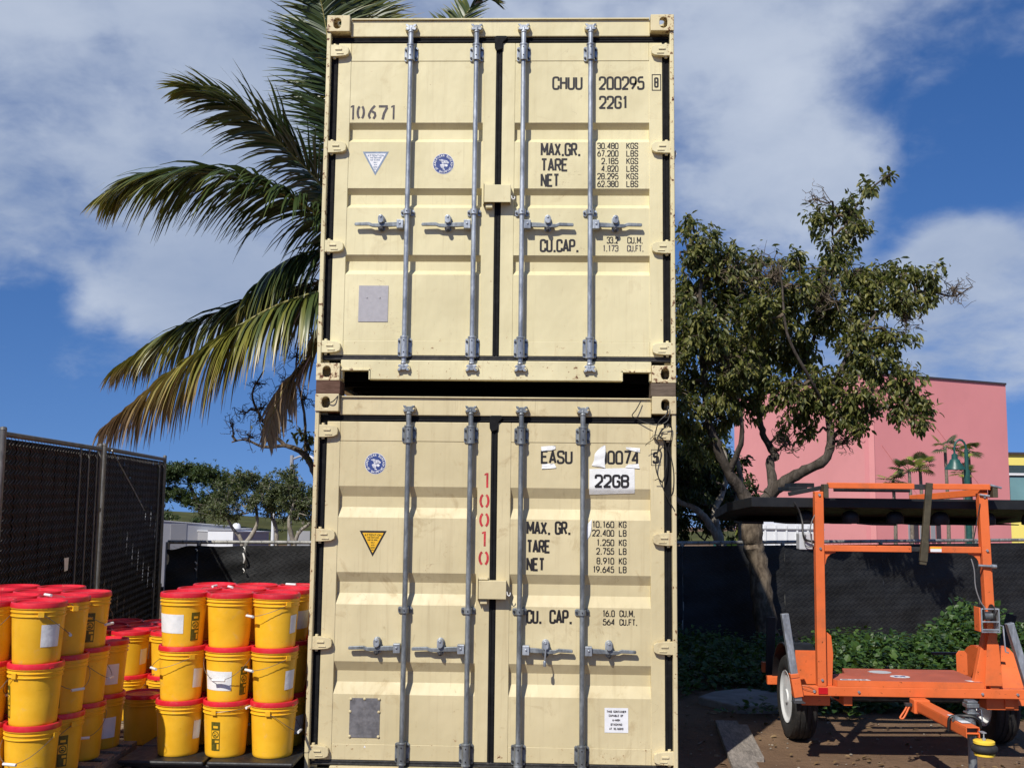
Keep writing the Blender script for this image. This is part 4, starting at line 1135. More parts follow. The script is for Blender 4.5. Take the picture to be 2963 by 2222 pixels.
def patch(df, a0, a1, z0, z1, m_, lift=.0012, name='label', tilt=0.0):
    mb = MB()
    def fn(u, v):
        a = lerp(a0, a1, u); z = lerp(z0, z1, v)+tilt*(u-.5); r = body_r(z)*df(a, z)+lift; return (r*math.cos(a), r*math.sin(a), z)
    mb.grid(fn, 10, 8); me = mb.mesh(name, smooth=60); me.materials.append(m_); return me
def warn_meshes(df, ac):
    out = []; hw = .030/.139; out.append(('warning_label', patch(df, ac-hw, ac+hw, .045, .225, OLIVE, .0012)))
    out.append(('warning_disc', patch(df, ac-hw*.86, ac+hw*.86, .120, .172, YEL, .0018)))
    out.append(('warning_strip', patch(df, ac-hw*.1, ac+hw*.82, .096, .110, YEL, .0018))); out.append(('warning_strip', patch(df, ac+hw*.35, ac+hw*.8, .055, .088, YEL, .0018)))
    out.append(('warning_strip', patch(df, ac-hw*.5, ac+hw*.55, .186, .200, YEL, .0018)))
    k = Ink(lambda a, b, lf: ((body_r(b)*df(a, b)+.0024+lf)*math.cos(a), (body_r(b)*df(a, b)+.0024+lf)*math.sin(a), b))
    r_ = .023; sc_ = 1/.139
    # ring and bar, drawn in (angle, z); keep stroke even by scaling the angle
    mb = MB()
    for i in range(20):
        a, b = 2*math.pi*i/20, 2*math.pi*(i+1)/20; q = []
        for (rr, t) in ((r_, a), (r_, b), (r_-.006, b), (r_-.006, a)): q.append((ac+rr*math.cos(t)*sc_, .146+rr*math.sin(t)))
        k.poly(q)
    for (x0, z0, x1, z1, w) in ((-.016,.016,.016,-.016,.005), (-.012,-.006,.006,-.006,.010), (-.008,.006,.010,.004,.004)):
        d = Vector((x1-x0, z1-z0)).normalized(); nx, nz = -d.y*w/2, d.x*w/2
        k.poly([(ac+(x0+nx)*sc_, .146+z0+nz), (ac+(x1+nx)*sc_, .146+z1+nz), (ac+(x1-nx)*sc_, .146+z1-nz), (ac+(x0-nx)*sc_, .146+z0-nz)])
    me = k.mb.mesh('warning_symbol', fix=False); me.materials.append(OLIVE); out.append(('warning_symbol', me))
    return out
def child(name, me, parent):
    o = bpy.data.objects.new(name, me); COL.objects.link(o); o.parent = parent; return o
PH = lambda deg: R(deg-90)          # 0 = facing the camera (-y), + = toward +x
def bucket(x, y, z, label, group, var=0, rot=0.0, handle=None, labels=(), warn=(), lean=(0,0)):
    rt = root('bucket', (x, y, z), label, 'bucket', group)
    rt.rotation_euler = (lean[0], lean[1], 0)
    me, df = body_mesh(var)
    b = child('body', me, rt); l = child('lid', LID_ME, rt); l.rotation_euler.z = rot
    if handle:
        hm, gm = handle_mesh(handle[0]); h = child('handle', hm, rt); h.rotation_euler.z = R(handle[1]); child('grip', gm, h)
        for s_ in (-1, 1): child('ear', ear_mesh(s_), b).rotation_euler.z = R(handle[1])
    for (c, w, z0, z1) in labels:
        child('label', patch(df, PH(c-w/2), PH(c+w/2), z0, z1, PAPER, .0016, 'label', random.uniform(-.006,.006)), b)
    for c in warn:
        for nm, m_ in warn_meshes(df, PH(c)): child(nm, m_, b)
    return rt
TIER = ('bottom tier', 'middle tier', 'top tier')
ROWN = ('nearest row', 'second row', 'third row', 'fourth row')
SPEC = {  # (stack, column, row, tier): details seen in the photograph
 ('C',0,0,2): dict(var=0, labels=[(-22,82,.095,.215)], warn=[52]),
 ('C',0,0,1): dict(var=4, handle=('out',-48), labels=[(68,34,.085,.205)]),
 ('C',0,0,0): dict(var=3, labels=[(76,30,.10,.215)]),
 ('C',1,0,2): dict(var=1),
 ('C',1,0,1): dict(var=0, handle=('hang',-4), labels=[(-16,82,.08,.20)], warn=[62]),
 ('C',1,0,0): dict(var=0, handle=('up',75), labels=[(-82,22,.095,.215)], warn=[-12]),
 ('C',2,0,2): dict(var=2, handle=('out',-46), labels=[(68,26,.10,.215)]),
 ('C',2,0,1): dict(var=4, handle=('out',-42), labels=[(62,34,.085,.205)]),
 ('C',2,0,0): dict(var=0, handle=('hang',90), labels=[]),
 ('A',0,0,2): dict(var=4, handle=('hang',120), labels=[(56,46,.10,.225)]),
 ('A',0,0,1): dict(var=5, handle=('hang',-110), warn=[-52]),
 ('A',0,0,0): dict(var=4, handle=('hang',-12)),
 ('A',0,1,2): dict(var=3, handle=('lid',-40)),
 ('A',0,1,1): dict(var=0, handle=('hang',58), warn=[12]),
 ('A',0,1,0): dict(var=5, handle=('hang',-30), warn=[40], labels=[(-40,30,.09,.2)]),
 ('A',0,2,2): dict(var=0, handle=('hang',80), warn=[36]),
 ('A',0,2,1): dict(var=0, handle=('hang',95)),
 ('A',0,2,0): dict(var=4, handle=('hang',30)),
 ('A',0,3,1): dict(var=0, labels=[(30,70,.07,.20)]),
 ('A',0,3,0): dict(var=0, labels=[(34,66,.07,.20)]),
 ('A',1,0,2): dict(var=0, labels=[(5,80,.09,.21)], handle=('hang',0)),
 ('A',1,0,1): dict(var=4, handle=('hang',20)),
 ('B',1,0,1): dict(var=0, labels=[(70,30,.09,.21)]),
 ('B',2,0,1): dict(var=0, handle=('lid',20)),
 ('C',2,1,0): dict(var=0, labels=[(60,40,.08,.2)]),
}
def stack(code, xs, ys, z, heights, where, group, cols):
    for r, y in enumerate(ys):
        for c, x in enumerate(xs):
            for t in range(heights(c, r)):
                s = dict(SPEC.get((code, c, r, t), {}))
                if (code, c, r, t) not in SPEC:
                    rr = random.random(); s = dict(var=random.choice((0,0,4,5)))
                    if rr < .35: s['handle'] = (random.choice(('hang','lid')), random.uniform(-60, 90))
                    if rr > .65: s['labels'] = [(random.uniform(-60, 80), 70, .09, .21)]
                jx, jy = random.uniform(-.004,.004), random.uniform(-.004,.004)
                ln = (0, 0)
                bucket(x+jx, y+jy, z+t*PITCH, 'yellow bucket, %s, %s, %s of the %s' % (TIER[t], ROWN[r], cols[c], where), group, rot=random.uniform(0, 6.28), lean=ln, **s)
ZA, ZB, ZC = .250, .120, .236
stack('A', (-2.585,-2.897,-3.209), (-.910,-.598,-.286,.026), ZA, lambda c, r: 2 if (r == 3 and c == 0) else 3, 'far left stack', 'buckets on the wooden pallet', ('right column','middle column','left column'))
stack('B', (-3.30,-2.986,-2.672,-2.358), (1.50,1.814,2.128), ZB, lambda c, r: 2, 'shaded stack by the fence', 'buckets in the shaded stack', ('first column','second column','third column','fourth column'))
stack('C', (-2.030,-1.722,-1.414), (-.060,.252,.564), ZC, lambda c, r: 3, 'stack beside the container', 'buckets beside the container', ('left column','middle column','right column'))
bucket(-2.56, .72, ZB, 'single shaded yellow bucket with dark red lid standing low between the bucket stacks', 'buckets in the shaded stack', var=0, rot=1.0)

# ---- pallets
def wood_pallet(cx, cy, z, label):
    rt = root('wooden_pallet', (cx, cy, z), label, 'pallet', 'pallets under the buckets'); L2, W2 = .61, .51
    for i in range(7):
        y = -L2+.05+i*(2*L2-.1)/6; mb = MB(); mb.box(cx-W2, cx+W2, cy+y-.048, cy+y+.048, z+.106, z+.124); mb.build('deck_board', PALLET, rt, bevel=.003)
    for i in range(3):
        x = -W2+.02+i*(2*W2-.04)/2; mb = MB(); mb.box(cx+x-.019, cx+x+.019, cy-L2, cy+L2, z+.0165, z+.1055); mb.build('stringer', PALLET, rt, bevel=.003)
    for i in range(3):
        y = -L2+.05+i*(2*L2-.1)/2; mb = MB(); mb.box(cx-W2, cx+W2, cy+y-.048, cy+y+.048, z+.001, z+.016); mb.build('bottom_board', PALLET, rt, bevel=.003)
wood_pallet(-2.90, -.435, .1255, 'upper wooden pallet under the far left bucket stack')
wood_pallet(-2.90, -.440, .0, 'lower wooden pallet on the ground under the far left bucket stack')
wood_pallet(-2.83, 1.80, -.005, 'wooden pallet under the shaded bucket stack by the fence')
wood_pallet(-2.60, .55, -.005, 'wooden pallet under the single low bucket between the stacks')
def plastic_pallet(cx, cy, z, label):
    rt = root('plastic_pallet', (cx, cy, z), label, 'pallet', 'pallets under the buckets')
    X, Y = .56, .60
    for i in range(2):
        for j in range(3):
            x0 = cx-X+i*(X+.008); x1 = x0+X-.012; y0 = cy-Y+j*(2*Y/3); y1 = y0+2*Y/3-.012
            mb = MB(); mb.box(x0, x1, y0, y1, z+.090, z+.117); mb.build('deck_section', BLACKP, rt, bevel=.010)
    mb = MB(); mb.box(cx-X+.03, cx+X-.03, cy-Y+.03, cy+Y-.03, z+.070, z+.0895); mb.build('frame', BLACKP, rt, bevel=.006)
    for i in range(3):
        for j in range(3):
            mb = MB(); mb.lathe([(.055,.001),(.062,.02),(.070,.0695)], 14, (cx-X+.12+i*(X-.12), cy-Y+.12+j*(Y-.12), z)); mb.build('leg', BLACKP, rt, smooth=40)
plastic_pallet(-1.78, .32, .118, 'upper black plastic pallet under the buckets beside the container')
plastic_pallet(-1.78, .32, .0, 'lower black plastic pallet on the ground beside the container')
mb = MB(); mb.prism([(0,0),(.05,0),(.05,.14),(.04,.14),(.036,.125),(.014,.125),(.010,.14),(0,.14)], lambda a,b,d: (-2.30+a, d, .055+b), -.37, -.362)
mb.box(-2.30,-2.292,-.361,-.33,.055,.19); mb.box(-2.258,-2.250,-.361,-.33,.055,.19); mb.box(-2.33,-2.22,-.375,-.30,.0,.0545)
mb.thing('steel_bracket', GALV, 'small grey steel bracket standing in front of the black plastic pallet', 'bracket')

# ------------------------------------------------------------------ fences
def chain_link(mb, p0, p1, z0, z1, p=.035, r=.0016, off=0.0, barb=0.0, n=3):
    a = Vector(p0); b = Vector(p1); t = (b-a); ln = t.length; t.normalize(); nn = Vector((t.y, -t.x, 0))
    cols = int(ln/(2*p)); rows = int((z1-z0)/p)
    for i in range(cols):
        pts = []
        for k in range(rows+1):
            s = i*2*p+p+(p if k % 2 else -p)
            pts.append(a+t*s+nn*(off+(.0022 if (k+i) % 2 else -.0022))+Vector((0,0,z0+k*p)))
        mb.tube(pts, r, n, cap=False)
        if barb > 0 and i % 2 == 0:
            q = a+t*(i*2*p+p)+nn*off
            mb.tube([q+Vector((0,0,z1-.01)), q+Vector((0,0,z1+barb*.5)), q+t*.012+Vector((0,0,z1+barb))], .0022, n)
            mb.tube([q+Vector((0,0,z1+barb*.5)), q-t*.012+Vector((0,0,z1+barb))], .0022, n)
def near_panel(p0, p1, zt, label, posts=True):
    a, b = Vector((*p0, 0)), Vector((*p1, 0)); t = (b-a).normalized(); nn = Vector((t.y, -t.x, 0))
    rt = root('chain_link_gate', ((a+b)/2)[:2]+(0.0,), label, 'fence', 'tall chain link panels at left')
    up = lambda v, z: (v.x, v.y, z)
    for v, r in ((a+t*.03, .024), (b-t*.03, .022)):
        mb = MB(); mb.cyl(up(v, 0), up(v, zt+.03), r, 12); mb.lathe([(r*1.1, zt+.03), (r*.9, zt+.05), (0, zt+.055)], 12, (v.x, v.y, 0)); mb.build('post', POST_D, rt, smooth=40)
    mb = MB(); mb.cyl(up(a+t*.05, zt), up(b-t*.05, zt), .021, 10); mb.build('top_rail', POST_D, rt, smooth=40)
    mb = MB(); mb.cyl(up(a+t*.05, .08), up(b-t*.05, .08), .021, 10); mb.build('bottom_rail', POST_D, rt, smooth=40)
    for z in (zt*.33, zt*.75):
        mb = MB(); mb.lathe([(.034, z-.02), (.034, z+.02)], 10, (*(b-t*.03).xy, 0)); mb.build('tension_band', POST_D, rt, smooth=40)
    # screen woven behind the wire, in upright strips
    n = int((b-a).length/.30)
    L_ = (b-a).length-.12
    for i in range(n):
        mb = MB(); s0, s1 = .06+L_*i/n, .06+L_*(i+1)/n+.03
        def fn(u, v):
            s = lerp(s0, s1, u); z = lerp(.10, zt-.03, v)
            return a+t*s-nn*(.014+.006*u+.003*math.sin(z*9+i))+Vector((0,0,z))
        mb.grid(fn, 3, 10); mb.build('privacy_strip', SLAT, rt, smooth=60)
    mb = MB(); chain_link(mb, a+t*.05, b-t*.05, .09, zt,   .036, .0026, .010); mb.build('wire_mesh', CHAIN, rt, kind='stuff', smooth=60, fix=False)
    return rt, a, b, t, nn
F0 = near_panel((-3.600,.45), (-3.935,2.95), 2.325, 'tall dark chain link panel nearest the left edge, behind the buckets')
F1 = near_panel((-3.950,3.03), (-4.465,6.10), 2.335, 'tall dark chain link panel farther back, ending by the black screen fence')
# extra upright bars showing near the ends of the first panel
rt, a, b, t, nn = F0
for s in (.72, .82, .92):
    q = a.lerp(b, s); mb = MB(); mb.cyl((q.x+.02, q.y, .1), (q.x+.02, q.y, 2.3), .010, 8); mb.build('tension_bar', POST_D, rt, smooth=40)
rt, a, b, t, nn = F1
for s in (.84, .93):
    q = a.lerp(b, s); mb = MB(); mb.cyl((q.x+.03, q.y, .1), (q.x+.03, q.y, 2.3), .012, 8); mb.build('tension_bar', POST_D, rt, smooth=40)
mb = MB(); p = F1[1]; mb.tube(smooth_path([(p.x+.04, p.y+.1, 2.32), (p.x-.05, p.y+.8, 2.02), (p.x-.15, p.y+1.5, 1.72)], 6), .006, 6); mb.build('brace_wire', GALV, F1[0], smooth=60)
# paper tag on the first panel
q = F0[1].lerp(F0[2], .60); mb = MB(); tt = F0[3]; n_ = F0[4]
mb.add([tuple(q+tt*s+n_*.022+Vector((0,0,z))) for s, z in ((0,1.345),(.12,1.345),(.11,1.235),(.02,1.23))], [(0,1,2,3)])
mb.thing('paper_tag', PAPER, 'small white paper tag on the dark chain link panel at left', 'tag')
# low fence behind, with black windscreen
def back_fence():
    P_ = [(-4.40,6.15),(-4.02,6.20),(-3.44,6.28),(-2.02,6.47),(-.6,6.60),(.9,6.72),(2.15,6.84),(3.55,7.24),(5.0,7.70),(6.5,8.20),(8.3,8.80)]
    Zt = [1.30,1.301,1.303,1.308,1.318,1.33,1.340,1.352,1.362,1.372,1.385]
    rt = root('windscreen_fence', (2, 7.2, 0), 'low chain link fence covered with black windscreen fabric, behind the containers', 'fence')
    for (x, y), z in zip(P_, Zt):
        mb = MB(); mb.cyl((x, y, -.02), (x, y, z+.0), .028, 10); mb.build('post', FENCE_G, rt, smooth=40)
    for i in range(len(P_)-1):
        a, b = Vector((*P_[i], Zt[i])), Vector((*P_[i+1], Zt[i+1]))
        mb = MB(); mb.tube([a, b], .024, 10); mb.build('top_rail', FENCE_G, rt, smooth=40)
        t = (b-a).normalized(); nn = Vector((t.y, -t.x, 0)).normalized()
        ln = (b-a).length; left = i < 2
        rng = random.Random(i); ph = [rng.uniform(0, 6.28) for _ in range(6)]
        def fn(u, v):
            s = u*ln; z0_ = .03; zt = lerp(a.z, b.z, u)-.040
            if i == 0: zt -= .05*(1-u)+.012*math.sin(u*7)
            if i == 1: zt -= .012*math.sin(u*math.pi)
            z = lerp(z0_, zt, v)
            amp = .028 if i == 0 else (.018 if i == 1 else .008)
            w = amp*(math.sin(z*11+s*3.1+ph[0])+.6*math.sin(z*23-s*5.3+ph[1])+.5*math.sin(s*9+ph[2]+z*4)) + (.02*(v**4)*math.sin(s*7) if i == 1 else 0)
            q = a+t*s+nn*(.035+w*.8); return (q.x, q.y, z)
        mb = MB(); mb.grid(fn, max(12, int(ln*14)), 26); mb.build('windscreen', SHINY if left else SCREEN, rt, smooth=80)
        mb = MB(); chain_link(mb, (a.x,a.y,0), (b.x,b.y,0), .05, min(a.z,b.z)-.02, .040, .0018, .068, .05, 3)
        mb.build('wire_mesh', CHAIN_B, rt, kind='stuff', fix=False)
    # white ties and torn edge at the second post
    for (x, y, z, h) in ((-3.44,6.20,1.05,.12),(-3.435,6.20,.93,.05),(-3.44,6.20,1.20,.05),(-4.02,6.12,1.19,.03),(-4.02,6.12,1.03,.03),(-4.02,6.12,.95,.03)):
        mb = MB(); mb.tube(smooth_path([(x,y,z),(x+.015,y-.02,z+h*.4),(x-.01,y-.01,z+h)], 4), .012 if h > .06 else .006, 6); mb.build('fabric_tie', GRIP, rt, smooth=60)
back_fence()

# ------------------------------------------------------------------ orange arrow board trailer
def trailer():
    rt = root('arrow_board_trailer', (3.05, 1.2, 0), 'orange arrow board trailer with folded black board, parked on the dirt', 'trailer')
    def P(name, m, fn, parent=None, **kw):
        mb = MB(); fn(mb); return mb.build(name, m, parent or rt, **kw)
    B = lambda *a: (lambda mb: mb.box(*a))
    P('front_beam', ORANGE, B(2.150, 4.190, .800, .865, .508, .575), bevel=.004)
    P('rear_beam', ORANGE, B(2.240, 4.100, 2.10, 2.165, .36, .427), bevel=.004)
    for x in (2.56, 3.72): P('side_rail', ORANGE, B(x-.032, x+.032, .8655, 2.0995, .43, .50), bevel=.004)
    P('axle', STEEL_DK, lambda mb: mb.cyl((2.45,1.75,.33), (3.90,1.75,.33), .032, 12), smooth=40)
    for x in (2.58, 3.70): P('spring', STEEL_DK, lambda mb: mb.tube([(x,1.35,.49),(x,1.55,.41),(x,1.75,.385),(x,1.95,.41),(x,2.09,.49)], .02, 6))
    P('cross_tube', STEEL_DK, B(2.50, 3.55, .98, 1.03, .455, .5075), bevel=.004)
    # side boxes under the beam
    P('side_box', ORANGE, B(2.230, 2.435, .880, 1.10, .425, .5075), bevel=.004)
    P('side_box', ORANGE, B(3.560, 3.790, .880, 1.10, .415, .5075), bevel=.004)
    # tongue
    P('tongue', ORANGE, lambda mb: (mb.bar((3.035,.7995,.464), (3.055,-.13,.458), .078, .006, (0,0,1)) and None, mb.bar((3.035,.7995,.499), (3.055,-.13,.495), .084, .006), mb.bar((2.995,.7995,.4655), (3.014,-.13,.4615), .006, .060), mb.bar((3.075,.7995,.4655), (3.095,-.13,.4615), .006, .060), mb.bar((3.035,.7995,.432), (3.055,-.02,.428), .084, .006)), bevel=.003)
    P('tongue_socket', ORANGE, B(2.978, 3.092, .700, .7995, .412, .5075), bevel=.006)
    P('tongue_core', STEEL_DK, B(3.018, 3.090, -.10, -.06, .437, .490))
    k = Ink(lambda a, b, lf: (a, b, .5035+lf))
    k.poly([(3.030,.235),(3.066,.235),(3.066,.15),(3.030,.15)]); k.poly([(3.025,.06),(3.085,.06),(3.085,-.03),(3.025,-.03)]); k.mb.build('tongue_sticker', STK_WHITE, rt, fix=False)
    P('release_handle', ORANGE, lambda mb: mb.tube(smooth_path([(2.945,.745,.465),(2.925,.74,.43),(2.893,.735,.388),(2.888,.73,.376),(2.905,.728,.374),(2.93,.735,.405),(2.962,.745,.462)], 5), .007, 8), smooth=50)
    P('handle_bracket', STEEL_DK, B(2.930, 2.9775, .735, .775, .455, .478), bevel=.003)
    # jack
    def jack(mb):
        mb.lathe([(.027,0.02),(.027,.50),(.031,.505),(.031,.585)], 16, (3.125,.07,0)); mb.box(3.085, 3.165, .03, .11, .586, .612); mb.box(3.092, 3.158, .035, .105, .6125, .628)
        mb.box(3.088, 3.162, .032, .108, .545, .5555)
    P('jack_post', GALV_D, jack, smooth=35, bevel=.003)
    P('jack_foot', STEEL_DK, lambda mb: (mb.lathe([(.075,.0),(.075,.008),(.035,.024),(.03,.06)], 16, (3.125,.07,0))), smooth=40)
    P('jack_swivel', GALV_D, lambda mb: (mb.cyl((3.098,.07,.485),(3.01,.07,.512),.022,12), mb.lathe([(.034,-.02),(.034,.02)],16,(3.098,.07,.49),Matrix.Rotation(math.pi/2,3,'Y'))), smooth=40)
    P('jack_strap', CABLE, lambda mb: mb.tube(smooth_path([(2.985,.09,.43),(2.99,.085,.508),(3.03,.08,.525),(3.08,.05,.535),(3.13,.03,.53),(3.165,.03,.50),(3.17,.04,.46)],4),.010,6), smooth=60)
    P('jack_crank', GALV, lambda mb: mb.tube([(3.165,.07,.575),(3.19,.07,.57),(3.192,.06,.50),(3.182,.055,.498)],.0045,6), smooth=60)
    # bumper spool at the end of the tongue
    c = (3.105,-.165)
    P('spool_disc', YELLOWP, lambda mb: mb.lathe([(0,.428),(.058,.428),(.064,.424),(.064,.410),(.058,.406),(0,.406)],24,(*c,0)), smooth=35)
    P('spool_disc', YELLOWP, lambda mb: mb.lathe([(0,.352),(.058,.352),(.062,.348),(.062,.338),(.056,.334),(0,.334)],24,(*c,0)), smooth=35)
    P('spool_rubber', RUBBER, lambda mb: mb.lathe([(.05,.405),(.066,.402),(.077,.392),(.080,.379),(.077,.366),(.066,.356),(.05,.353)],24,(*c,0)), smooth=60)
    P('spool_bolt', GALV, lambda mb: (mb.lathe([(.012,.429),(.012,.440),(.004,.4405),(.004,.470)],8,(*c,0)), mb.box(3.090,3.12,-.172,-.12,.470,.476)))
    # deck cover
    deck = [(2.472,.806),(3.515,.806),(3.520,1.36),(2.660,1.36),(2.615,1.13),(2.515,1.085),(2.425,.955)]
    d = P('deck_cover', DECKO, lambda mb: mb.prism(deck, lambda a,b,z: (a,b,z), .576, .6195), bevel=.004)
    dk2 = [(2.470,.803),(3.517,.803),(3.517,.8055),(2.473,.8055)]
    P('deck_front_lip', ORANGE, lambda mb: mb.prism(dk2, lambda a,b,z: (a,b,z), .5765, .6185), d)
    P('deck_corner_lip', ORANGE, lambda mb: mb.bar((2.4685,.8035,.5975),(2.4225,.9535,.5975),.003,.042), d)
    k = Ink(lambda a, b, lf: (a, b, .6205+lf)); k.poly([(2.492,.815),(2.715,.815),(2.70,.862),(2.505,.862)]); k.mb.build('deck_sticker', STK_WHITE, d, fix=False)
    k = Ink(lambda a, b, lf: (a, b, .6212+lf)); [k.poly([(x, .828), (x+w, .828), (x+w-.002, .848), (x-.002, .848)]) for x, w in ((2.512,.045),(2.562,.006),(2.578,.026),(2.618,.024),(2.655,.030))]; k.mb.build('sticker_print', INK_FADE, d, fix=False)
    k = Ink(lambda a, b, lf: (a, b, .6205+lf)); k.poly([(2.985+.072*math.cos(i*math.pi/12), 1.005+.06*math.sin(i*math.pi/12)) for i in range(24)]); k.mb.build('oval_emblem', STK_WHITE, d, fix=False)
    k = Ink(lambda a, b, lf: (a, b, .6212+lf)); k.text('M', 2.945, 3.025, .975, 1.035, .018); k.mb.build('emblem_letter', NAVY, d, fix=False)
    k = Ink(lambda a, b, lf: (a, b, .6205+lf)); k.poly([(2.90+.085*math.cos(i*math.pi/12)*(1+.1*math.sin(i*3)), 1.20+.07*math.sin(i*math.pi/12)) for i in range(24)]); k.mb.build('worn_patch', GREYP, d, fix=False)
    k = Ink(lambda a, b, lf: (a, b, .6205+lf)); k.poly([(3.43,.83),(3.50,.825),(3.47,.88),(3.405,.885)]); k.mb.build('deck_sticker', STK_WHITE, d, fix=False)
    # reflector, tie wire
    P('reflector', REFLECT, B(2.330, 2.398, .7945, .7995, .520, .567), bevel=.002)
    P('tie_wire', WIRE, lambda mb: mb.tube(smooth_path([(2.212,.795,.58),(2.255,.79,.578),(2.30,.792,.555),(2.312,.79,.545),(2.28,.79,.545),(2.23,.79,.557),(2.212,.795,.566)],4),.0016,5))
    # wheels
    for x0, x1, s in ((2.302, 2.500, -1), (3.862, 4.060, 1)):
        cx = (x0+x1)/2; M = Matrix.Rotation(math.pi/2, 3, 'Y')
        w = P('wheel', WHITE, lambda mb: (mb.lathe([(0,-.088),(.05,-.090),(.06,-.080),(.11,-.076),(.155,-.074),(.178,-.076),(.190,-.086),(.205,-.090),(.205,.088),(.190,.084),(.170,.04),(.10,.03),(0,.03)],28,(cx,1.75,.33),Matrix.Diagonal((1,1,1)) @ (M if s < 0 else Matrix.Rotation(-math.pi/2,3,'Y')))), smooth=40)
        P('tyre', RUBBER, lambda mb: mb.lathe([(.206,-.080),(.225,-.094),(.275,-.100),(.312,-.090),(.327,-.072),(.330,-.05),(.323,-.045),(.323,-.036),(.330,-.032),(.331,-.006),(.324,-.003),(.324,.003),(.331,.006),(.330,.032),(.323,.036),(.323,.045),(.330,.05),(.327,.072),(.312,.090),(.275,.100),(.225,.094),(.206,.080)],32,(cx,1.75,.33),M,caps=False), w, smooth=30)
    # fenders
    def fender(mb, x0, x1, inner):
        top = [(1.315,.505),(1.318,.70),(1.335,.745),(1.40,.764),(1.98,.760),(2.06,.735),(2.11,.66),(2.14,.505)]
        t = .006; o = len(mb.v)
        out = top; inn = [(y+(1.74-y)*.02, z-.008) for y, z in top]
        for x in (x0, x1):
            for q in out: mb.v.append((x, q[0], q[1]))
            for q in inn: mb.v.append((x, q[0], q[1]))
        n = len(top)
        for i in range(n-1):
            mb.f.append((o+i, o+i+1, o+2*n+i+1, o+2*n+i)); mb.f.append((o+n+i, o+3*n+i, o+3*n+i+1, o+n+i+1))
            mb.f.append((o+i, o+n+i, o+n+i+1, o+i+1)); mb.f.append((o+2*n+i, o+2*n+i+1, o+3*n+i+1, o+3*n+i))
    P('splash_plate', ORANGE, lambda mb: mb.prism([(2.288,.505),(2.288,.758),(2.445,.758),(2.470,.735),(2.476,.70),(2.476,.505)], lambda a,b,dd: (a,dd,b), 1.300, 1.307), bevel=.002)
    def rfender(mb, xa=3.845, xb=4.075):
        n = 14; o = len(mb.v)
        for x in (xa, xb):
            for rr in (.398, .390):
                for i in range(n+1):
                    a = math.pi*i/n; mb.v.append((x, 1.75-rr*math.cos(a), .36+rr*math.sin(a)))
        m = n+1
        for i in range(n):
            mb.f += [(o+i,o+i+1,o+2*m+i+1,o+2*m+i),(o+m+i,o+3*m+i,o+3*m+i+1,o+m+i+1),(o+i,o+m+i,o+m+i+1,o+i+1),(o+2*m+i,o+2*m+i+1,o+3*m+i+1,o+3*m+i)]
    P('fender', ORANGE, rfender, smooth=40)
    P('fender', BLACKM, lambda mb: rfender(mb, 2.288, 2.515), smooth=40)  # left fender coloured black to paint in its shadow
    P('fender_side', ORANGE, lambda mb: mb.prism([(1.75-.389*math.cos(math.pi*i/14), .36+.389*math.sin(math.pi*i/14)) for i in range(15)]+[(2.135,.45),(1.365,.45)], lambda a,b,dd: (dd,a,b), 3.838, 3.8445))
    P('fender_tab', ORANGE, lambda mb: mb.prism([(3.555,.576),(3.555,.735),(3.575,.76),(3.62,.76),(3.64,.735),(3.64,.576)], lambda a,b,dd: (a,dd,b), 1.40, 1.407), bevel=.003)
    P('fender_tab', ORANGE, lambda mb: mb.prism([(3.66,.576),(3.66,.67),(3.69,.69),(3.72,.69),(3.72,.576)], lambda a,b,dd: (a,dd,b), 1.15, 1.157), bevel=.003)
    # mast
    up = [(2.360, 2.366), (3.580, 3.556)]
    P('mast_post', ORANGE, lambda mb: mb.bar((2.360,.832,.5755),(2.366,.832,1.975),.064,.064,(0,1,0)), bevel=.004)
    P('mast_post', ORANGE, lambda mb: mb.bar((3.592,.832,.5755),(3.560,.832,1.975),.064,.064,(0,1,0)), bevel=.004)
    P('mast_gusset', ORANGE, lambda mb: mb.prism([(2.393,.5755),(2.440,.5755),(2.452,.80),(2.440,.93),(2.393,.97)], lambda a,b,dd: (a,dd,b), .835, .843), bevel=.002)
    P('mast_gusset', ORANGE, lambda mb: mb.bar((3.500,.86,.5755),(3.588,.845,.975),.050,.10,(1,0,0)), bevel=.004)
    P('mast_gusset', ORANGE, lambda mb: mb.prism([(3.515,.60),(3.640,.60),(3.625,.88),(3.600,.985),(3.560,.985),(3.54,.9)], lambda a,b,dd: (a,dd,b), .782, .7895), bevel=.003)
    P('mast_gusset', ORANGE, lambda mb: mb.bar((3.640,.84,.5755),(3.606,.84,.95),.045,.006,(0,1,0)), bevel=.002)
    P('mid_bar', ORANGE, B(2.3985, 3.030, .806, .858, 1.540, 1.585), bevel=.004)
    P('mid_bar', ORANGE, B(3.125, 3.5335, .806, .858, 1.540, 1.585), bevel=.004)
    for sx, x in ((1, 2.4), (-1, 3.532)):
        def gus(mb):
            pts = [(0,0),(.085,0),(.083,-.010)]+[(.085-.075*math.sin(a), -.085+.075*math.cos(a)) for a in (.3,.6,.9,1.2)]+[(.008,-.095),(0,-.095)]
            mb.prism(pts, lambda a,b,dd: (x+sx*a, dd, 1.5395+b), .828, .834)
        P('mid_gusset', ORANGE, gus)
    P('bar_clamp', STEEL_DK, B(3.0305, 3.1245, .815, .85, 1.545, 1.578), bevel=.004)
    P('top_bar', ORANGE, B(2.432, 3.060, .792, .842, 2.000, 2.042), bevel=.004)
    P('top_bar', ORANGE, B(3.165, 3.615, .792, .842, 2.000, 2.042), bevel=.004)
    P('top_clamp', STEEL_DK, B(3.0605, 3.1645, .80, .845, 1.998, 2.036), bevel=.004)
    P('travel_strut', OLIVEM, lambda mb: mb.bar((3.158,.765,2.046),(3.092,.765,1.455),.046,.03,(0,1,0)), bevel=.003)
    P('strut_sleeve', OLIVEM, lambda mb: mb.bar((3.111,.762,1.62),(3.094,.762,1.478),.053,.036,(0,1,0)), bevel=.003)
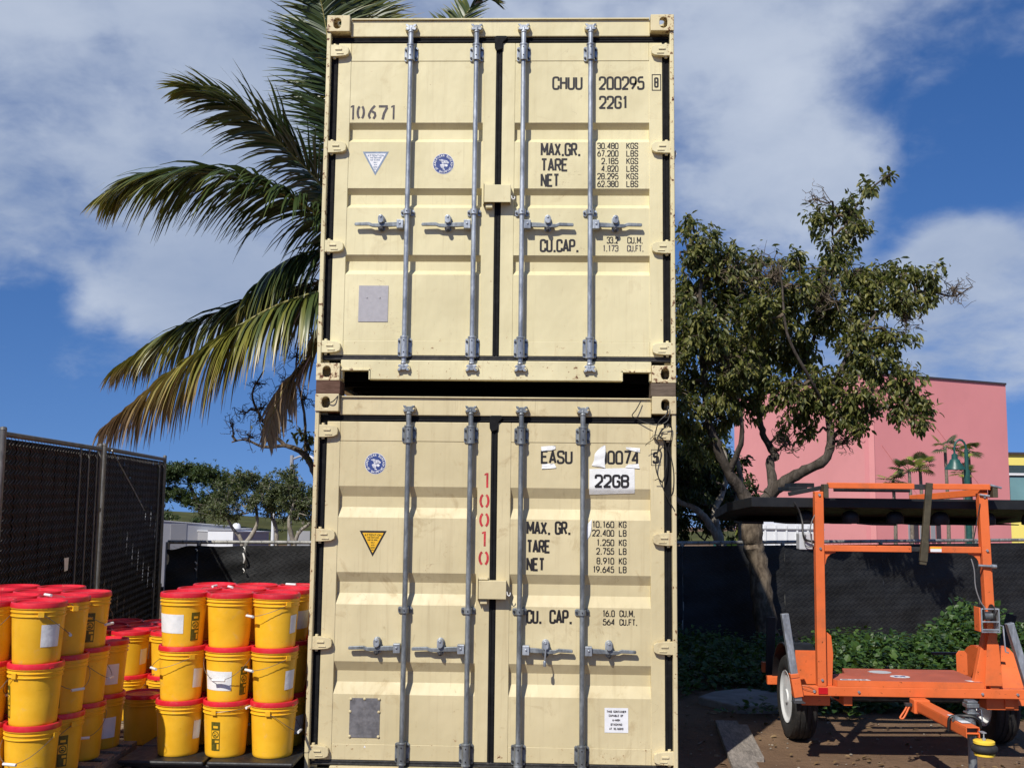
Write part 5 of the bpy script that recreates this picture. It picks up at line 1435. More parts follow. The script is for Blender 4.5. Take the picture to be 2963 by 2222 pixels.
    P('swing_arm', STEEL_DK, lambda mb: mb.bar((2.50,.90,1.992),(3.06,.90,1.992),.03,.03), bevel=.003)
    for a, b in (((2.42,.86,1.985),(2.56,1.45,1.955)), ((3.60,.86,1.985),(3.30,1.55,1.935))):
        P('swing_arm', ORANGE, lambda mb: mb.bar(a, b, .045, .05), bevel=.003)
    P('arm_end', OLIVEM, B(2.394, 2.428, .77, .86, 1.93, 2.03), bevel=.003)
    P('arm_end', OLIVEM, B(3.618, 3.655, .77, .86, 1.945, 2.03), bevel=.003)
    P('arm_pin', GALV, lambda mb: (mb.cyl((3.60,.77,2.035),(3.68,.77,2.015),.008,8), mb.cyl((3.53,.79,1.965),(3.60,.79,1.955),.008,8)), smooth=40)
    P('solar_panel_edge', BLACKM, lambda mb: (mb.bar((2.20,1.05,1.955),(2.42,.95,2.005),.05,.030), mb.box(2.22,2.36,1.12,1.5,1.98,2.012), mb.box(2.32,2.46,1.30,1.7,2.0125,2.045)), bevel=.003)
    # folded board: top face falls away to the back
    zf = lambda y: 1.930-.11*(y-.955)
    bp = [(1.900,.955),(4.240,.955),(4.36,1.36),(4.36,1.95),(4.24,2.12),(1.90,2.12),(1.785,1.95),(1.785,1.36)]
    P('board', BLACKM, lambda mb: (mb.add([(x,y,zf(y)) for x,y in bp]+[(x,y,zf(y)-.072) for x,y in bp], [tuple(range(8)), tuple(range(15,7,-1))]+[(i,8+i,8+(i+1)%8,(i+1)%8) for i in range(8)])), bevel=.003)
    xs_ = [1.96,2.13,2.30,2.51,2.67,2.84,3.00,3.20,3.36,3.55,3.75,3.95,4.18]
    for i in range(len(xs_)-1):
        zb = 1.722+(.010 if i % 2 else 0)+.004*((i*5) % 3)
        P('lamp_hood', BLACKM, B(xs_[i]+.002, xs_[i+1]-.002, 1.62, 2.05, zb-.008, zf(2.05)-.0735), bevel=.003)
    for x in (2.335, 2.675, 3.012, 3.352, 3.70, 4.03):
        P('lamp_visor', BLACKM, lambda mb: mb.lathe([(.066,0),(.067,.05),(.060,.085),(.045,.108),(.02,.12),(0,.122)],16,(x,1.10,1.745),Matrix.Rotation(.15,3,'X') @ Matrix.Diagonal((1,.8,.75))), smooth=50)
    P('mast_sticker', STK_WHITE, B(3.165, 3.245, .8035, .8055, 1.546, 1.568)); P('mast_sticker', STK_YEL, B(3.165, 3.245, .8035, .8055, 1.5685, 1.581))
    for x, z in ((2.366,1.95),(2.366,1.56),(3.566,1.95),(3.572,1.56),(2.36,.62),(3.585,.62),(2.30,.54),(2.62,.54),(3.50,.54),(3.75,.54)):
        P('bolt', GALV, lambda mb: mb.bolt((x,.7985,z),(0,-1,0),.011,.009))
    # control box and cables
    P('control_box', GREYP, B(2.228, 2.325, .858, .955, 1.548, 1.665), bevel=.004)
    P('control_cable', CABLE, lambda mb: mb.tube(smooth_path([(2.213,.93,1.895),(2.245,.92,1.83),(2.262,.90,1.75),(2.255,.86,1.68),(2.262,.84,1.63),(2.295,.83,1.612),(2.335,.83,1.608)],5),.0085,6), smooth=60)
    P('control_cable', CABLE_G, lambda mb: mb.tube(smooth_path([(2.335,.83,1.955),(2.345,.82,1.90),(2.345,.82,1.83),(2.315,.82,1.76),(2.30,.82,1.70),(2.305,.82,1.63),(2.315,.825,1.59)],5),.0045,6), smooth=60)
    P('control_cable', CABLE_G, lambda mb: mb.tube(smooth_path([(2.272,.85,1.66),(2.262,.845,1.60),(2.28,.84,1.572),(2.32,.84,1.57),(2.335,.84,1.595)],5),.004,6), smooth=60)
    P('winch_cable', CABLE, lambda mb: mb.tube([(3.53,.79,1.90),(3.470,.79,1.62)],.004,5))
    P('winch_cable', CABLE_G, lambda mb: mb.tube(smooth_path([(3.455,.80,1.50),(3.47,.79,1.42),(3.475,.79,1.30),(3.50,.78,1.20),(3.53,.77,1.15)],4),.005,6), smooth=60)
    P('locking_pin', GALV, lambda mb: (mb.cyl((3.50,.79,1.452),(3.60,.78,1.448),.010,10), mb.cyl((3.585,.78,1.449),(3.625,.778,1.447),.015,12)), smooth=40)
    # winch
    P('winch_drum', GALV_D, lambda mb: mb.cyl((3.485,.745,1.10),(3.575,.745,1.10),.030,14), smooth=40)
    for x in (3.49, 3.565): P('winch_flange', STEEL_DK, lambda mb: mb.lathe([(0,-.003),(.062,-.003),(.062,.003),(0,.003)],20,(x,.745,1.12),Matrix.Rotation(math.pi/2,3,'Y')), smooth=30)
    def wf(mb):
        for x in (3.475, 3.598): mb.box(x-.004, x+.004, .70, .79, .985, 1.155)
        for z in (1.005, 1.06, 1.150): mb.cyl((3.479,.705,z),(3.594,.705,z),.006,8)
        mb.box(3.479,3.594,.70,.79,.985,.993)
    P('winch_frame', GALV, wf)
    P('winch_crank', GALV, lambda mb: mb.tube([(3.602,.73,1.035),(3.635,.73,1.03),(3.642,.72,.85),(3.66,.71,.845)],.006,8), smooth=50)
    P('winch_guard', ORANGE, B(3.460,3.470,.705,.80,.99,1.16), bevel=.002)
    # stabiliser legs
    P('stabiliser_leg', GALV, lambda mb: mb.bar((2.092,.782,1.09),(2.178,.782,.475),.052,.05,(0,1,0)), bevel=.003)
    P('stabiliser_sleeve', ORANGE, lambda mb: mb.bar((2.157,.778,.635),(2.179,.778,.505),.066,.064,(0,1,0)), bevel=.003)
    P('stabiliser_sleeve', ORANGE, lambda mb: mb.bar((2.152,.778,.668),(2.156,.778,.639),.066,.064,(0,1,0)), bevel=.003)
    P('stabiliser_foot', STEEL_DK, lambda mb: mb.lathe([(.060,0),(.058,.008),(.03,.020),(.03,.045)],4,(2.182,.782,.462),Matrix.Rotation(.78,3,'Z')), bevel=.002)
    P('stabiliser_leg', GALV, lambda mb: mb.bar((3.702,.782,1.045),(3.885,.782,.36),.052,.05,(0,1,0)), bevel=.003)
    P('stabiliser_leg', BLACKM, lambda mb: mb.bar((2.330,2.42,.38),(2.345,2.42,.885),.075,.03,(0,1,0)), bevel=.003)
    P('stabiliser_bracket', ORANGE, B(2.27, 2.56, 2.44, 2.50, .405, .49), bevel=.003)
    P('stabiliser_leg', BLACKM, lambda mb: mb.bar((4.30,2.40,.48),(4.43,2.40,.94),.075,.05,(0,1,0)), bevel=.003)
    P('stabiliser_bracket', STEEL_DK, B(3.70, 4.33, 2.30, 2.34, .60, .62))
    return rt
trailer()

# ---- things lying on the dirt
def plank(p0, p1, w, th, z, label):
    a, b = Vector((*p0, z+th/2)), Vector((*p1, z+th/2)); mb = MB(); mb.bar(a, b, w, th)
    return mb.thing('plank', PLANKM, label, 'plank', 'planks on the dirt', bevel=.004)
plank((1.905,2.20), (1.740,.25), .185, .04, .0, 'long grey plank on the dirt beside the bottom container')
plank((2.010,2.06), (1.915,.95), .10, .038, .0, 'short grey plank lying against the long plank on the dirt')
mb = MB(); sl = [(1.80,3.10),(1.98,3.38),(2.30,3.58),(2.75,3.42),(2.85,3.10),(2.50,2.72),(2.08,2.68)]
mb.prism(sl, lambda a,b,d: (a,b,d), -.03, .07); mb.thing('concrete_slab', CONC, 'broken concrete slab lying in the shade beside the trailer', 'slab', bevel=.012)
rng = random.Random(3); mb = MB()
for i in range(110):
    x, y = rng.uniform(1.5, 4.6), rng.uniform(.2, 2.4); r = rng.choice((.004,.006,.008,.011,.016))*rng.uniform(.7,1.2)
    mb.lathe([(0,-r*.3),(r,.1*r),(r*.7,r*.6),(0,r*.75)], 6, (x, y, r*.25), Matrix.Rotation(rng.uniform(0,6),3,'Z') @ Matrix.Diagonal((1,rng.uniform(.6,1),1)))
mb.thing('pebbles', STONE, 'pale pebbles scattered on the dirt', 'gravel', kind='stuff', smooth=60)

PALM_FRONDS = {'a': [(-2.162, 8.0, 5.271), (-2.601, 7.8, 5.88), (-2.942, 7.6, 6.395), (-3.276, 7.45, 6.739), (-3.754, 7.2, 7.143), (-4.227, 7.0, 7.392), (-4.528, 6.9, 7.514), (-4.741, 6.85, 7.534)], 'b': [(-2.162, 8.0, 5.271), (-2.522, 7.6, 5.621), (-2.882, 7.4, 5.845), (-3.092, 7.2, 5.976), (-3.635, 6.9, 6.178), (-4.183, 6.7, 6.258), (-4.872, 6.6, 6.205), (-5.215, 6.5, 6.083), (-5.595, 6.5, 5.871)], 'c': [(-2.162, 8.0, 5.271), (-2.582, 8.0, 5.096), (-3.012, 8.0, 5.01), (-3.571, 8.0, 4.869), (-4.318, 8.0, 4.622), (-4.853, 8.0, 4.405), (-5.278, 8.0, 4.202), (-5.631, 8.0, 3.952), (-5.995, 8.0, 3.675)], 'd': [(-2.162, 8.0, 5.271), (-2.482, 7.5, 4.889), (-2.868, 7.2, 4.713), (-3.304, 7.0, 4.509), (-3.657, 6.85, 4.275), (-4.107, 6.75, 3.958), (-4.57, 6.7, 3.59), (-5.046, 6.7, 3.194), (-5.322, 6.7, 2.962), (-5.549, 6.7, 2.762)], 'e': [(-2.162, 8.0, 5.271), (-2.559, 7.6, 4.606), (-2.83, 7.4, 3.986), (-3.122, 7.3, 3.631), (-3.305, 7.25, 3.3), (-3.423, 7.25, 2.978), (-3.475, 7.25, 2.657)], 'f': [(-2.162, 8.0, 5.271), (-2.462, 8.1, 6.315), (-2.79, 8.2, 7.353), (-2.951, 8.2, 8.229), (-3.061, 8.2, 9.042), (-3.219, 8.1, 9.737), (-3.465, 8.1, 10.263)], 'g': [(-2.162, 8.0, 5.271), (-2.381, 8.2, 6.56), (-2.599, 8.4, 8.089), (-2.813, 8.4, 9.286), (-3.175, 8.4, 10.427), (-3.635, 8.4, 11.045)], 'h': [(-2.162, 8.0, 5.271), (-1.902, 8.3, 6.447), (-1.542, 8.6, 7.869), (-1.184, 8.8, 9.088), (-0.906, 8.9, 9.674), (-0.685, 8.9, 9.868), (-0.461, 8.9, 9.789)], 'i': [(-2.162, 8.0, 5.271), (-2.136, 8.4, 6.767), (-2.205, 8.6, 8.319), (-2.473, 8.7, 9.582), (-2.934, 8.7, 10.202)], 'j': [(-2.162, 8.0, 5.271), (-2.506, 7.9, 5.49), (-2.873, 7.7, 5.44), (-3.184, 7.6, 5.346), (-3.487, 7.5, 5.153), (-3.744, 7.5, 4.882), (-3.932, 7.5, 4.58)], 'k': [(-2.162, 8.0, 5.271), (-1.602, 8.3, 5.59), (-0.848, 8.5, 5.497), (-0.07, 8.6, 4.949), (0.568, 8.6, 4.242)], 'l': [(-2.162, 8.0, 5.271), (-1.767, 8.6, 4.94), (-1.226, 9.0, 4.29), (-0.866, 9.2, 3.443)], 'm': [(-2.162, 8.0, 5.271), (-2.255, 8.8, 6.15), (-2.274, 9.8, 6.814), (-2.346, 10.8, 7.023), (-2.454, 11.6, 6.731)]}
PALM_TRUNK = [(-2.136, 8.0, 1.122), (-2.128, 8.0, 2.377), (-2.122, 8.0, 3.724), (-2.162, 8.0, 5.271)]
TREE_TRUNK = [(3.272, 6.6, -0.132), (3.217, 6.6, 0.097), (3.143, 6.6, 0.617), (3.08, 6.6, 1.141), (3.015, 6.6, 1.493), (3.078, 6.6, 1.789)]
TREE_LIMBS = [[(3.053, 6.6, 1.729), (2.915, 6.6, 1.989), (2.71, 6.5, 2.252), (2.537, 6.4, 2.62), (2.434, 6.4, 2.964), (2.387, 6.4, 3.562), (2.329, 6.3, 4.149), (2.352, 6.3, 4.755)], [(3.078, 6.6, 1.789), (3.256, 6.7, 1.969), (3.312, 6.7, 2.101), (3.309, 6.8, 2.429), (3.382, 6.8, 2.485), (3.235, 6.8, 2.727), (3.172, 6.8, 3.001), (3.139, 6.9, 3.504), (3.024, 6.9, 4.129), (2.97, 6.9, 4.76)], [(3.256, 6.7, 1.969), (3.415, 6.6, 2.119), (3.613, 6.5, 2.262), (3.907, 6.4, 2.421), (3.995, 6.4, 2.687), (3.973, 6.4, 3.037), (4.012, 6.3, 3.384), (4.314, 6.3, 3.802)], [(3.172, 6.8, 3.001), (3.481, 6.8, 3.311), (3.793, 6.8, 3.745), (3.987, 6.8, 4.306), (4.184, 6.8, 4.934), (4.384, 6.8, 5.631), (4.704, 6.8, 6.079), (4.988, 6.8, 6.304)], [(4.012, 6.3, 3.384), (4.379, 6.3, 4.042), (4.801, 6.3, 4.465), (5.216, 6.3, 4.588), (5.565, 6.3, 4.529), (5.804, 6.3, 4.663)], [(3.995, 6.4, 2.687), (4.264, 6.2, 2.964), (4.638, 6.1, 3.076), (5.038, 6.1, 3.079)], [(2.71, 6.5, 2.252), (2.83, 6.3, 2.606), (2.816, 6.2, 2.951), (2.646, 6.2, 3.303)], [(3.973, 6.4, 3.037), (3.644, 6.0, 3.406), (3.321, 5.8, 3.956), (3.274, 5.8, 4.536), (3.223, 5.8, 4.887)]]
TREE_CLUSTERS = [(2.265, 6.3, 5.091, 0.378), (2.682, 6.3, 5.001, 0.378), (2.23, 6.5, 4.551, 0.488), (2.795, 6.8, 4.549, 0.488), (2.183, 6.2, 3.893, 0.457), (2.752, 6.6, 3.895, 0.488), (2.202, 6.8, 3.424, 0.396), (2.576, 6.3, 3.372, 0.396), (3.19, 6.6, 4.948, 0.335), (3.349, 6.4, 4.415, 0.457), (3.268, 6.9, 3.973, 0.427), (3.705, 6.8, 3.93, 0.457), (3.825, 6.5, 4.621, 0.366), (4.159, 6.8, 5.218, 0.317), (3.988, 6.7, 5.603, 0.244), (4.388, 6.8, 5.791, 0.256), (4.474, 6.7, 5.478, 0.244), (4.704, 6.8, 6.079, 0.171), (4.956, 6.8, 6.259, 0.11), (4.083, 6.7, 4.351, 0.457), (4.48, 6.5, 4.501, 0.366), (4.797, 6.8, 4.937, 0.305), (4.993, 6.4, 4.85, 0.256), (5.282, 6.3, 4.83, 0.207), (5.243, 6.3, 4.527, 0.207), (4.82, 6.1, 4.427, 0.305), (4.314, 6.3, 3.802, 0.402), (4.725, 6.2, 3.969, 0.293), (3.137, 6.6, 3.409, 0.335), (3.98, 6.4, 3.334, 0.366), (4.327, 6.1, 3.248, 0.366), (4.82, 6.1, 3.426, 0.244), (5.013, 6.1, 3.195, 0.256), (3.647, 6.5, 3.162, 0.335), (4.75, 6.1, 2.99, 0.256), (4.319, 6.2, 2.848, 0.232), (5.063, 6.1, 2.964, 0.159), (2.231, 6.6, 2.856, 0.274), (2.163, 6.4, 5.579, 0.134), (2.283, 6.4, 5.517, 0.11), (3.647, 6.6, 5.074, 0.22), (2.894, 6.6, 3.165, 0.293), (3.472, 6.8, 2.82, 0.159), (3.725, 6.6, 2.81, 0.159), (2.669, 6.7, 2.959, 0.244), (2.118, 6.2, 3.063, 0.305), (2.409, 6.6, 2.617, 0.244), (2.805, 6.1, 3.587, 0.366), (3.379, 6.1, 3.298, 0.305), (4.062, 6.1, 2.955, 0.244), (4.568, 6.2, 3.554, 0.305), (4.939, 6.0, 2.84, 0.159), (3.026, 6.0, 4.221, 0.366), (2.43, 5.9, 4.083, 0.427), (4.4, 6.5, 4.869, 0.305), (3.518, 6.1, 4.599, 0.305)]
TREE_BARE = [(3.483, 6.6, 2.628, 0.274), (4.17, 6.3, 2.648, 0.274), (4.935, 6.2, 4.208, 0.244), (5.569, 6.3, 4.62, 0.274), (3.933, 6.7, 5.92, 0.213), (3.31, 6.2, 4.738, 0.366), (3.892, 6.2, 4.501, 0.366), (2.839, 6.2, 4.736, 0.366), (2.575, 6.1, 3.703, 0.366)]
PALE_STEMS = [[(2.973, 8.6, 1.19), (2.873, 8.6, 1.425), (2.69, 8.5, 1.662), (2.508, 8.4, 1.796), (2.327, 8.3, 1.862), (2.126, 8.3, 2.027)], [(2.973, 8.6, 1.19), (2.895, 8.6, 1.493), (2.877, 8.6, 1.765), (3.013, 8.7, 2.039), (3.089, 8.8, 2.387), (3.023, 8.8, 2.735)], [(3.281, 8.8, 1.15), (3.299, 8.8, 1.492), (3.221, 8.8, 1.835), (3.294, 8.8, 2.181), (3.23, 8.8, 2.598)]]
PALE_CLUSTERS = [(2.402, 8.6, 2.169, 0.448), (2.727, 8.7, 2.381, 0.493), (2.494, 9.0, 2.74, 0.493), (2.949, 9.2, 2.755, 0.448), (3.231, 9.2, 2.472, 0.359), (2.657, 9.2, 1.826, 0.359), (3.152, 9.6, 2.047, 0.359), (3.48, 9.8, 2.052, 0.323), (2.494, 9.6, 1.532, 0.323), (2.976, 9.9, 1.53, 0.359), (3.438, 10.0, 1.607, 0.359), (2.33, 8.3, 2.433, 0.493), (2.462, 8.8, 1.965, 0.448), (2.277, 9.0, 1.683, 0.403), (2.685, 8.9, 2.037, 0.403), (3.06, 9.5, 1.757, 0.314)]
BARE_LIMBS = [[(-2.371, 8.6, 1.02), (-2.664, 8.6, 1.563), (-2.934, 8.5, 1.973), (-3.097, 8.5, 2.281), (-3.229, 8.5, 2.486), (-3.372, 8.5, 2.589), (-3.548, 8.5, 2.643)], [(-3.229, 8.5, 2.486), (-3.262, 8.6, 2.804), (-3.335, 8.7, 3.233), (-3.461, 8.7, 3.8), (-3.439, 8.7, 4.23)], [(-3.548, 8.5, 2.643), (-3.766, 8.5, 2.863), (-3.951, 8.5, 3.105), (-4.068, 8.5, 3.419), (-3.905, 8.5, 3.772)], [(-3.548, 8.5, 2.643), (-3.862, 8.5, 2.619), (-4.146, 8.5, 2.72), (-4.355, 8.5, 2.683)], [(-2.664, 8.6, 1.563), (-2.873, 8.8, 2.537), (-3.041, 8.8, 3.386), (-3.14, 8.8, 4.247)]]
BARE_TWIGS = [(-4.079, 8.5, 2.79, 0.276), (-3.884, 8.5, 3.211, 0.31), (-3.968, 8.5, 3.561, 0.241), (-3.642, 8.6, 3.574, 0.345), (-3.468, 8.7, 4.015, 0.31), (-3.304, 8.7, 3.375, 0.31), (-3.661, 8.5, 2.864, 0.276), (-4.365, 8.5, 2.927, 0.207), (-3.265, 8.7, 4.375, 0.207), (-4.233, 8.5, 3.138, 0.207)]
BARE_LEAVES = [(-3.251, 8.4, 2.792, 0.172), (-3.2, 8.5, 2.66, 0.152), (-3.381, 8.5, 2.866, 0.152), (-3.92, 8.4, 3.028, 0.097), (-3.171, 8.4, 2.483, 0.103)]
# ------------------------------------------------------------------ plants
def add_leaf(mb, p, d, up, L, W, fold=.25, curl=.25):
    """one leaf of two folded halves, base at p, pointing along d"""
    d = d.normalized(); s = d.cross(up)
    if s.length < 1e-3: s = d.orthogonal()
    s.normalize(); n = s.cross(d)
    o = len(mb.v); q = lambda a, b, c: tuple(p+d*(a*L)+s*(b*W)+n*(c*L))
    mb.v += [tuple(p), q(.32,.5,fold*.2), q(.70,.40,fold*.2-curl*.3), q(1,0,-curl), q(.70,-.40,fold*.2-curl*.3), q(.32,-.5,fold*.2), q(.5,0,-curl*.2)]
    mb.f += [(o, o+1, o+6), (o+1, o+2, o+3, o+6), (o, o+6, o+5), (o+6, o+3, o+4, o+5)]
def rnd_in(rng, c, r, sq=(1,1,1)):
    while True:
        v = Vector((rng.uniform(-1,1), rng.uniform(-1,1), rng.uniform(-1,1)))
        if v.length < 1: return Vector(c)+Vector((v.x*r*sq[0], v.y*r*sq[1], v.z*r*sq[2]))
def wiggle(rng, a, b, n=4, amp=.08):
    a, b = Vector(a), Vector(b); L = (b-a).length; out = [a]
    for i in range(1, n): out.append(a.lerp(b, i/n)+Vector((rng.gauss(0,1), rng.gauss(0,1), rng.gauss(0,1)))*amp*L*.5)
    out.append(b); return out
def make_tree(name, label, cat, trunk_paths, clusters, leafm, barkm, twigm, leafL=.11, per=55, twigs=14, seed=1, bare=(), group=None, droop=.75, sq=(1,1,1), leaf_w=.42, limbm=None):
    rng = random.Random(seed)
    base = trunk_paths[0][0][0]
    rt = root(name, (base[0], base[1], 0.0 if base[2] > -.3 else base[2]), label, cat, group)
    tb = MB(); nodes = []; lm = MB()
    for k, (pts, r0, r1) in enumerate(trunk_paths):
        sp = smooth_path(pts, 5); n = len(sp)
        sp = [p+Vector((rng.gauss(0,1), rng.gauss(0,1), 0))*r0*.06 for p in sp]
        (lm if k and limbm else tb).tube(sp, [lerp(r0, r1, (i/(n-1))**.8)*(1+.10*rng.uniform(-1,1)) for i in range(n)], 10)
        if k > 0 or len(trunk_paths) == 1: nodes += sp[n//4:]
    tb.build('trunk', barkm, rt, smooth=60)
    if lm.v: lm.build('limbs', limbm, rt, smooth=60)
    bb = MB(); lb = MB(); up = Vector((0,0,1))
    def fill(c, r, leaves, ntw):
        c = Vector(c)
        near = min(nodes, key=lambda q: (q-c).length+(.35*max(0, q.z-c.z)))
        path = wiggle(rng, near, c, 5, .22); sp = smooth_path(path, 3)
        bb.tube(sp, [lerp(.022, .009, i/(len(sp)-1)) for i in range(len(sp))], 5, cap=False)
        for t in range(ntw):
            a = sp[rng.randrange(len(sp)//2, len(sp))] if rng.random() < .7 else c
            e = rnd_in(rng, c, r, sq); tp = smooth_path(wiggle(rng, a, e, 4, .30), 2); m = len(tp)
            bb.tube(tp, [lerp(.007, .0028, i/(m-1)) for i in range(m)], 4, cap=False)
            for s_ in range(2):
                j = rng.randrange(m//2, m); e2 = tp[j]+Vector((rng.gauss(0,1), rng.gauss(0,1), rng.gauss(.2,1)))*r*.22
                bb.tube(wiggle(rng, tp[j], e2, 3, .3), [.004,.0035,.003,.002], 3, cap=False)
                if leaves: tp.append(e2)
            if leaves:
                nl = max(1, int(leaves/ntw))
                for s_ in range(nl):
                    p = tp[rng.randrange(m//3, len(tp))]+Vector((rng.gauss(0,1), rng.gauss(0,1), rng.gauss(0,1)))*.035
                    d = (p-c).normalized()*.55+Vector((rng.gauss(0,.6), rng.gauss(0,.6), rng.gauss(0,.5)-droop))
                    L = leafL*rng.uniform(.6, 1.25)
                    add_leaf(lb, p, d, Vector((rng.gauss(0,.6), rng.gauss(0,.6), 1)), L, L*leaf_w*rng.uniform(.8,1.2), .3, rng.uniform(.05,.35))
    for (x, y, z, r) in clusters:
        fill((x, y, z), r, max(6, int(per*(r/.4)**2.2)), max(3, int(twigs*(r/.4)**1.6)))
    for (x, y, z, r) in bare: fill((x, y, z), r, 0, max(4, int(twigs*1.6*(r/.4)**1.3)))
    bb.build('branches', twigm, rt, fix=False)
    if lb.v: lb.build('crown', leafm, rt, fix=False)
    return rt
# broadleaf tree at right, in front of the fence
TP = [(TREE_TRUNK, .155, .125)]
RAD = [(.095,.020),(.085,.018),(.095,.026),(.040,.010),(.036,.006),(.035,.010),(.045,.015),(.028,.008)]
TP += [(l, a, b) for l, (a, b) in zip(TREE_LIMBS, RAD)]
make_tree('broadleaf_tree', 'broadleaf tree with drooping leaves and leaning trunk, growing right of the containers', 'tree', TP, TREE_CLUSTERS, LEAF, BARK, BARK, .095, 760, 22, 5, bare=TREE_BARE, limbm=BARK_D)  # darker bark on the limbs paints in their shade
TP = [(l, .075, .03) for l in PALE_STEMS]
make_tree('pale_stem_tree', 'dark leafy tree with pale forked stems behind the fence, right of the containers', 'tree', TP, PALE_CLUSTERS, LEAF_D, BARK_P, BARK_D, .085, 900, 9, 6)
TP = [(BARE_LIMBS[0], .085, .035)]+[(l, .032, .010) for l in BARE_LIMBS[1:]]
make_tree('bare_branched_tree', 'nearly leafless tree limb with bare twigs, behind the containers at left', 'tree', TP, BARE_LEAVES, LEAF, BARK, BARK_D, .12, 150, 14, 8, bare=BARE_TWIGS)

# ---- coconut palm
def palm():
    rng = random.Random(11); top = Vector(PALM_TRUNK[-1])
    b = PALM_TRUNK[0]
    rt = root('coconut_palm', (b[0], b[1], 0), 'coconut palm with long drooping fronds, rising behind the containers', 'palm tree')
    tr = [(b[0], b[1], -.02)]+PALM_TRUNK[1:]
    sp = smooth_path(tr, 14); n = len(sp)
    mb = MB(); mb.tube(sp, [(.16 if i < 2 else .115)*(1+.05*(i % 2)) for i in range(n)], 14); mb.lathe([(.12,-.15),(.17,.0),(.14,.2),(.05,.35)], 14, tuple(top)); mb.build('trunk', PALMBARK, rt, smooth=50)
    #        key: leaflet length, age base, age tip, droop, curl
    CFG = dict(a=(1.5,.05,.34,.40), b=(1.5,.06,.40,.75), c=(1.3,.14,.56,1.05), d=(1.42,.24,.82,1.55), e=(.8,.52,.95,1.2), f=(1.1,.03,.30,.40), g=(1.15,.05,.36,.45), h=(.8,.05,.30,.25),
               i=(1.1,.12,.5,.5), j=(1.3,.10,.45,1.5), k=(.8,.1,.4,1.0), l=(.8,.2,.6,1.0), m=(.8,.1,.4,.8))
    for key, pts in PALM_FRONDS.items():
        Lm, a0, a1, droop = CFG[key]
        path = smooth_path(pts, 10); m = len(path); cum = [0]
        for p, q in zip(path, path[1:]): cum.append(cum[-1]+(q-p).length)
        T = cum[-1]
        mb = MB(); mb.tube(path, [lerp(.030, .004, (c/T)**.8) for c in cum], 6)
        fr = mb.build('frond', RACHIS, rt, smooth=60)
        lf = MB(); age = []
        nl = int(T/.020)
        for i in range(nl):
            s = T*(.10+.90*i/nl); j = max(k for k in range(m) if cum[k] <= s); j = min(j, m-2)
            t_ = (s-cum[j])/max(1e-6, cum[j+1]-cum[j]); p = path[j].lerp(path[j+1], t_); tg = (path[j+1]-path[j]).normalized()
            u = s/T; side = tg.cross(Vector((0,0,1)))
            if side.length < .55: side = side+Vector((1,.25,0))*.8*(1 if side.x >= -.01 else -1)
            side.normalize(); nrm = side.cross(tg)
            ln = Lm*(.45+.55*math.sin(min(1, u*1.25+.12)*math.pi*.62))*(1-.68*max(0, u-.66)/.34)
            for sg in (-1, 1):
                if rng.random() < .06: continue
                L = ln*rng.uniform(.70, 1.10); fw = .50+.9*u**2+rng.gauss(0,.08)
                d = (side*sg*1.0+tg*fw+nrm*(.18+rng.gauss(0,.10))).normalized()
                wv = (tg-d*tg.dot(d)); wv = wv.normalized() if wv.length > .1 else nrm
                tw = rng.gauss(0, .5); wv = (wv*math.cos(tw)+d.cross(wv)*math.sin(tw))
                W = (.029 if key in 'cdb' else .027)*rng.uniform(.65,1.2); K = 5; dr = droop*rng.uniform(.7,1.3)
                o = len(lf.v); q = p.copy(); dd = d.copy()
                for k in range(K+1):
                    v = k/K; w = W*(1-v**2.2)*(.55+.45*min(1, v*4)); w = max(w, .0015)
                    lf.v += [tuple(q+wv*w), tuple(q-wv*w)]
                    ag = lerp(a0, a1, u**1.6)+rng.uniform(-.02,.02)+(v**3)*(.18+.38*(a0+.3*u))
                    age += [ag, ag]
                    dd = (dd+Vector((0,0,-1))*dr*.30).normalized(); q = q+dd*(L/K)
                jit = rng.gauss(0,.05)
                for k in range(len(age)-2*(K+1), len(age)): age[k] = min(1, max(0, age[k]+jit))
                for k in range(K): lf.f.append((o+2*k, o+2*k+2, o+2*k+3, o+2*k+1))
        ob = lf.build('leaflets', FRONDM, fr, smooth=60, fix=False)
        at = ob.data.attributes.new('age', 'FLOAT', 'POINT'); at.data.foreach_set('value', age)
palm()

# ---- low leafy growth at the foot of the fence
def leaf_mass(name, label, m_, mounds, leafL, seed, dens=900):
    rng = random.Random(seed); mb = MB()
    for (x, y, rx, ry, h) in mounds:
        n = int(dens*rx*ry*(1+h)*2.2)
        for i in range(n):
            a = rng.uniform(0, 2*math.pi); q = math.sqrt(rng.random()); u, v = q*math.cos(a), q*math.sin(a)
            zt = h*math.sqrt(max(0, 1-q*q))*(1+.25*math.sin(x*3+u*5)*math.cos(v*6+y))
            z = zt*(1-.35*rng.random()**2)
            p = Vector((x+u*rx, y+v*ry, max(.01, z)))
            d = Vector((u/rx*.5+rng.gauss(0,.6), v/ry*.4-.35+rng.gauss(0,.6), rng.gauss(.15,.5)))
            L = leafL*rng.uniform(.6,1.3)
            add_leaf(mb, p, d, Vector((rng.gauss(0,.5), -.5+rng.gauss(0,.5), 1)), L, L*rng.uniform(.6,.85), .2, rng.uniform(0,.25))
        for i in range(int(n/16)):                                            # shoots that stick out
            a = rng.uniform(0, 2*math.pi); q = math.sqrt(rng.random())*.95
            p = Vector((x+q*math.cos(a)*rx, y+q*math.sin(a)*ry, h*math.sqrt(1-q*q)*.9)); d = Vector((rng.gauss(0,.5), rng.gauss(-.1,.5), 1)).normalized()
            for k in range(5): add_leaf(mb, p+d*(.02+.035*k), Vector((rng.gauss(0,1), rng.gauss(0,1), .3)), Vector((0,0,1)), leafL*rng.uniform(.5,1), leafL*.6, .2, .1)
    return mb.thing(name, m_, label, 'ground cover', kind='stuff', fix=False)
